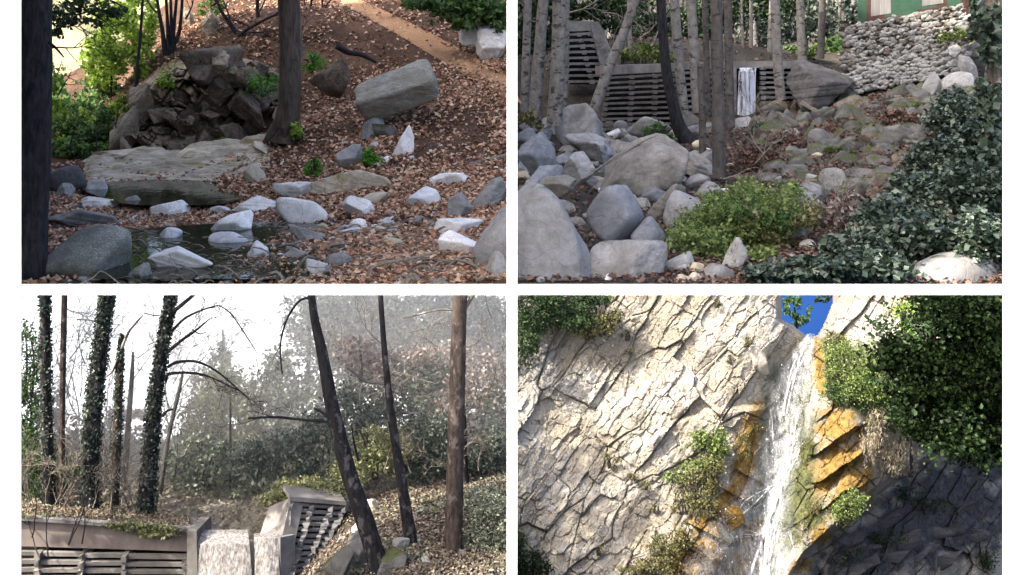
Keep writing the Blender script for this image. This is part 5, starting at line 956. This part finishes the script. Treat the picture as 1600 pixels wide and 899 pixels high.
cl = obj('cliff', V, F, m, loc=P(1100, 915, 16), kind='structure', smooth=False)
at = cl.data.color_attributes.new('stain', 'FLOAT_COLOR', 'POINT'); at.data.foreach_set('color', np.stack([algae, mossy * (1 - algae), wet * (1 - algae) * .9, shadowy], -1).astype('f4').ravel())  # alpha carries the shade painted under the overhang
M['sky_blue'] = glow_mat('blue_sky', (.032, .115, .42), (.045, .145, .50), .28, .2)
V, F = box((.1, 21.9, -12.5), (13, 21.95, P(0, 455, 21.9)[2])); obj('sky', V, F, M['sky_blue'], kind='structure', smooth=False)
V, F = box((.06, 12.6, -11.3), (13, 21.9, -11.2)); obj('pool_floor', V, F, M['bed'], kind='structure', smooth=False)
def on4(px, py): return float(cliff_Y(np.array([[float(px)]]), np.array([[float(py)]]))[0, 0])
# ---- the fall
fo = lambda px, py: base_depth(px, py) - .30 * relief(px, py) - .12
rows = [(522,1261,1274,0),(527,1257,1275,0),(545,1240,1274,0),(575,1216,1270,0),(600,1204,1266,0),(650,1194,1258,0),(700,1184,1252,0),(740,1166,1246,0),(780,1138,1242,0),(820,1100,1244,0),(860,1072,1254,0),(910,1050,1264,0)]
t = thing('waterfall', 'tall white waterfall sliding down the sunlit cliff', 'waterfall', P(1190, 905, 16))
vl = obj('veil', *sheet(rows, 40, .10, 5, .06, 2.5, fo), fall_mat('cliff_fall', (.66, .69, .72), None, 11, .6, .38, .66, a0=.05, a1=.68, soft=True), t, np.array(t.location))
sy = obj('spray', *sheet(rows, 40, .16, 8, .05, 2.5, fo), fall_mat('cliff_spray', (.84, .86, .88), None, 50, 9., .52, .66, a1=.75, soft=True), t, np.array(t.location))
for o in (vl, sy):                                   # the film thins out towards its edges and gathers in the middle of the chute
    ss = np.tile(np.linspace(0, 1, 40), 90); tt = np.repeat(np.linspace(0, 1, 90), 40); cm = np.interp(tt, [0, .3, .6, .8, 1], [.5, .5, .50, .54, .52])
    e = np.clip(np.minimum(ss, 1 - ss) * 5, 0, 1) * (.35 + .65 * np.exp(-((ss - cm) / np.interp(tt, [0, .5, 1], [.6, .40, .34])) ** 2)) * (.75 + .5 * fbm(np.stack([ss * 9, tt * 5, 0 * ss], 1), 3))
    o.data.color_attributes.new('edge', 'FLOAT_COLOR', 'POINT').data.foreach_set('color', np.repeat(np.clip(e, 0, 1)[:, None], 4, 1).astype('f4').ravel())
r = rs(811)
def strand(p, w, n=3):
    if n:
        for _ in range(n): strand([(a + r.normal() * (2 + .22 * ww), b + r.uniform(-6, 6) * (0 < i < len(p) - 1)) for i, ((a, b), ww) in enumerate(zip(p, w))], [x * r.uniform(.12, .30) for x in w], 0)
        return
    sp_ = smooth_path(p, 24); Y = np.array([fo(np.array([[a]]), np.array([[b]]))[0, 0] - .14 for a, b in sp_]); V, F = tube(np.array([P(a, b, y) for (a, b), y in zip(sp_, Y)]), np.interp(np.linspace(0, 1, 24), np.linspace(0, 1, len(w)), w) * K * 16.5 / 2, 6, r.randint(99), .5, .5); obj('strand', V, F, M['foam'], t, np.array(t.location))
M['foam'] = fall_mat('white_foam', (.84, .86, .88), None, 20, 3., .44, .58)
for p, w in [([(1266,526),(1256,548),(1236,590),(1226,650)],[8,10,12,6]), ([(1242,650),(1236,700),(1216,760),(1194,830),(1186,908)],[4,6,8,16,26]), ([(1256,690),(1240,715),(1226,750)],[3,4,3]), ([(1208,760),(1170,790),(1148,812)],[6,5,2]), ([(1196,808),(1200,850),(1192,908)],[6,12,18]), ([(1222,748),(1216,800),(1206,850),(1200,908)],[4,4,6,8]), ([(1184,836),(1164,834),(1150,840)],[5,3,2]), ([(1234,830),(1238,868),(1228,890)],[2,3,3]), ([(1206,640),(1204,670),(1208,700)],[2,3,2])]: strand(p, w)
G = Geo(); c = []
for k in range(350):
    q = r.uniform(0, 1); py = 530 + 375 * q; L = np.interp(py, [a[0] for a in rows], [a[1] for a in rows]); R = np.interp(py, [a[0] for a in rows], [a[2] for a in rows]); c.append((L + (R - L) * r.beta(1.6, 1.6), py))
c = np.array(c); Yq = fo(c[:, :1], c[:, 1:])[:, 0] - r.uniform(.15, .35, len(c)); V, F = leaf_quads(np.stack([(c[:, 0] - 800) * K * Yq, Yq, (HOR - c[:, 1]) * K * Yq], 1), .022, 5, aspect=.35, droop=3)
M['drop'] = plain_mat('water_drops', (.8, .83, .86), (.84, .86, .88), rough=.3); obj('droplets', V, F, M['drop'], t, np.array(t.location), kind='stuff')
# ---- loose and proud rocks
for k, (bx, m, st, tl, lb, dy) in enumerate([((1166,540,1206,586),'cliff_white','hewn',10,'white bulging boulder left of the head of the waterfall',-.02),((1078,850,1130,905),'algae','round',-30,'yellow stained rock at the bottom left of the fall',.0),((1122,780,1160,830),'algae','block',-40,'yellow stained rock beside the lower fall',.02),((1270,836,1350,905),'shade','crag',-20,'dark shaded rock at the bottom right of the fall',-.5),((1118,726,1142,774),'cliff_white','block',10,'grey white block beside the leafy bush on the cliff',.05),]):
    if m not in M: M[m] = {'cliff_white': lambda: rock_mat('white_limestone', (.19, .18, .155), (.29, .275, .24), 1.2, .8, .05), 'algae': lambda: rock_mat('algae_rock', (.03, .02, .008), (.27, .155, .022), 2.2, 1., .12, moss=((.14, .13, .03), .80), stain=(.07, .045, .015), strata=(1.2, 1.2, .9)), 'wet': lambda: rock_mat('wet_slab', (.025, .03, .025), (.09, .10, .085), 2, .6, .04, rough=.3), 'tan': lambda: rock_mat('tan_cliff_rock', (.20, .17, .12), (.36, .32, .25), 1.5, .8, .05), 'shade': lambda: rock_mat('slaty_shade_rock', (.03, .03, .032), (.12, .12, .125), 1.5, 1., .06, strata=(1, 1, 3))}[m]()
    tag(rock('boulder', M[m], bx, on4((bx[0] + bx[2]) / 2, (bx[1] + bx[3]) / 2) - dy - .05, 830 + k, st, tl, dep=.36, grow=1.0), lb, 'rock')
# layered rock under the overhang, its grey darkened to stand for shade
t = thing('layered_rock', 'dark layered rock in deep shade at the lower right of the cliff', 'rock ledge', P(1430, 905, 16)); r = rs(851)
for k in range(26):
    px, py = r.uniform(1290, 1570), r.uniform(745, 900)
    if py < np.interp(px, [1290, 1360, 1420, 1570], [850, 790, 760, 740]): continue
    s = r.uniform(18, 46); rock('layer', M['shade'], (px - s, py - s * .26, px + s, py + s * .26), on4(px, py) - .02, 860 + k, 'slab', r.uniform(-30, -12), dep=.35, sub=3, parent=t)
# ---- plants
CL4 = (803, 1660, 456)
def cshrub(label, ell, n, size, m, seed, lift=.25, dY=.18, cat='shrub', name='shrub', **k):
    e2 = [(*e[:4], on4(min(e[0], 1585), max(e[1], 458)) - lift) for e in ell]; return shrub(name, label, cat, e2, e2[0][4], dY, n, size, M and m, seed, clip=CL4, **k)
cshrub('dark trees on the rock shoulder at the upper left of the cliff', [(840,480,44,40),(880,470,50,30),(820,530,26,40),(900,500,36,20),(930,466,30,14)], 6840, 0.058, 'leaf_dark', 901, .5, .4, 'tree', 'tree')
cshrub('olive green bush right of the dark trees at the upper left', [(940,506,26,18),(960,494,14,12),(920,520,18,10)], 1710, 0.048, 'leaf_olive', 902, .35)
cshrub('bright leafy bush halfway up the cliff left of the fall', [(1098,690,30,16),(1120,700,18,30),(1090,730,30,14),(1060,745,34,8)], 2850, 0.051, 'herb', 903)
cshrub('dull green dry brush below the bright leafy bush', [(1090,760,34,28),(1110,740,24,30),(1070,790,24,14),(1110,790,18,20)], 3230, 0.037, 'leaf_olive', 904)
cshrub('grey green bush near the foot of the cliff', [(1040,856,34,24),(1020,884,40,16),(1070,840,20,20),(990,895,30,10)], 3800, 0.037, 'leaf_olive', 905)
cshrub('tiny tufts growing in cliff joints', [(955,722,12,10),(990,745,14,7),(1010,760,10,6),(1140,560,6,8),(1168,534,8,8),(1120,474,8,7),(980,524,10,8),(985,548,8,6),(1025,795,8,7),(935,860,8,8)], 1330, 0.034, 'leaf_olive', 906, .12, .1, 'grass', 'grass_tuft')
cshrub('lush green thicket right of the head of the waterfall', [(1330,560,46,28),(1380,585,56,40),(1310,590,26,24),(1360,610,50,26),(1400,560,34,30),(1300,545,18,16)], 11400, 0.041, 'herb', 907, .3, .25)
cshrub('darker green bushes below the lush thicket', [(1330,620,40,18),(1390,640,50,30),(1350,600,30,24),(1300,612,18,14)], 4940, 0.041, 'leaf_mid', 908, .35)
cshrub('olive vine hanging beside the stained strip', [(1296,560,9,40),(1300,600,10,20),(1310,540,14,18)], 1330, 0.034, 'leaf_olive', 909, .2)
cshrub('green algae and moss cushions along the fall', [(1160,700,12,30),(1246,640,12,30),(1240,690,12,30),(1262,708,14,26),(1268,790,14,26),(1255,830,10,24),(1180,660,8,20)], 3230, 0.024, 'leaf_olive', 910, .12, .06, 'moss', 'moss', stems=False)
cshrub('curtain of grey dry grass hanging under the thicket', [(1400,690,20,44),(1372,668,18,34),(1420,710,18,36),(1390,720,20,26),(1355,700,14,28)], 5700, 0.068, 'grass_dry', 911, .45, .15, 'grass', 'dry_grass', droop=1.2, aspect=.12)
cshrub('bright green fern clump at the right foot of the orange rocks', [(1326,790,24,22),(1312,806,16,16),(1344,780,14,16)], 2470, 0.037, 'herb', 912, .35)
cshrub('dark bush in the lower left corner of the cliff', [(826,880,30,26),(810,860,14,30),(850,890,16,12)], 2470, 0.041, 'leaf_dark', 913, .4)
cshrub('shaded weeds in the recess under the overhang', [(1450,790,50,14),(1380,840,40,12),(1420,770,30,12),(1540,860,24,30),(1330,870,20,14)], 3040, 0.037, 'leaf_dark', 914, .2)
cshrub('ivy sprays over the pale rock at the upper right', [(1410,490,16,24),(1440,480,24,20),(1420,530,20,18)], 1520, 0.041, 'leaf_lime', 915, .35)
# notch tree and overhanging leafy tree
b = P(1244, 520, 20.5); t = tree('tree', 'small leafy tree in the blue notch above the waterfall', b, [('trunk', trunk_px([(1246,530),(1244,500),(1238,458)], [4,3,2], 20.5, 8, 6), M['bark_dark'])]); leaves('crown', clumps_px([(1240,480,16,16),(1250,500,12,14),(1236,468,14,8),(1262,486,8,8)], 20.4, .3, 420, 921, .3), .085, M['leaf_mid'], 921, t, b, clip=(1210, 1300, 457))
b = P(1290, 470, 20.2); t = tree('tree', 'bare twigged bough at the right of the blue notch', b, [('branch', trunk_px([(1306,462),(1290,468),(1272,474)], [3,2,1], 20.2, 8, 5), M['twig_dark'])]); leaves('crown', clumps_px([(1286,466,14,7),(1276,472,10,6)], 20.2, .2, 220, 922, .3), .06, M['leaf_dark'], 922, t, b, clip=(1210, 1310, 457))
b = P(1560, 880, 13.4); t = tree('tree', 'large dark leafy tree overhanging the right side of the cliff', b, [('trunk', trunk_px([(1640,960),(1620,760),(1560,600),(1500,500)], [40,34,22,10], 13.5, 14, 10, 7), M['bark_dark']), ('branch', trunk_px([(1560,600),(1480,560),(1410,545),(1370,565)], [12,8,5,2], 13.3, 12, 7), M['bark_dark']), ('branch', trunk_px([(1600,700),(1540,660),(1470,650)], [14,8,3], 13.3, 12, 7), M['bark_dark'])])
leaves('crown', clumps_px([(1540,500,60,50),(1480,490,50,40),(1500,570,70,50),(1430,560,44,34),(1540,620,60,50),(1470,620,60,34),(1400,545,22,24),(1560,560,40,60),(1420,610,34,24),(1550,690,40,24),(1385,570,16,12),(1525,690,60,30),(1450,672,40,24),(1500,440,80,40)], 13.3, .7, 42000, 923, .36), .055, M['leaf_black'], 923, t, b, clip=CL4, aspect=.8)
leaves('outer_leaves', clumps_px([(1400,540,40,34),(1450,500,44,40),(1440,600,44,34),(1520,480,50,30),(1500,660,50,40),(1420,640,30,30),(1480,700,60,30),(1545,715,36,34),(1375,600,26,16),(1385,500,26,22)], 12.9, .5, 2600, 925, .4), .058, M['leaf_dark'], 925, t, b, clip=CL4, aspect=.8)
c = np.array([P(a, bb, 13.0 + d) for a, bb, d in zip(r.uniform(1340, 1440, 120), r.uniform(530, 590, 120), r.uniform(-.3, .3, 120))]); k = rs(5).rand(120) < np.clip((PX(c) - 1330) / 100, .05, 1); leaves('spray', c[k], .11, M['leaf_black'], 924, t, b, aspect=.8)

for k, (bx, by, n, hz, lb) in enumerate([(-7.5, 11.5, 5200, 4.4, 'broad unseen leafy tree added for shade beyond the left end of the white border, nearest to it'), (-9.0, 14.2, 2100, 4.2, 'unseen leafy tree added for shade beyond the left end of the white border, middle of three'), (-10.4, 16.8, 2100, 4.2, 'unseen leafy tree added for shade beyond the left end of the white border, farthest of three')]):  # trees added out of view to dapple weir and cliff with shade
    b = np.array([bx, by, -9.5]); r = rs(951 + k); t = tree('tree', lb, b, [('trunk', tube([b, b + (0.1, 0, 4), b + (-.1, .1, 8), b + (0, 0, 12.5)], [.28, .24, .18, .05], 10, 3, .15), M['bark_dark'])])
    d = r.normal(size=(n, 3)); d /= np.linalg.norm(d, axis=1)[:, None]; q = r.randint(0, 130, n); cc = r.normal(size=(130, 3)); cc *= (r.uniform(.4, 1, 130) ** .5 / np.linalg.norm(cc, axis=1))[:, None]
    leaves('crown', b + np.array([0, .1, 9.3]) + cc[q] * np.array([1.2, 1.0, hz]) + d * r.uniform(0, .5, (n, 1)), .24, M['leaf_dark'], 960 + k, t, b)
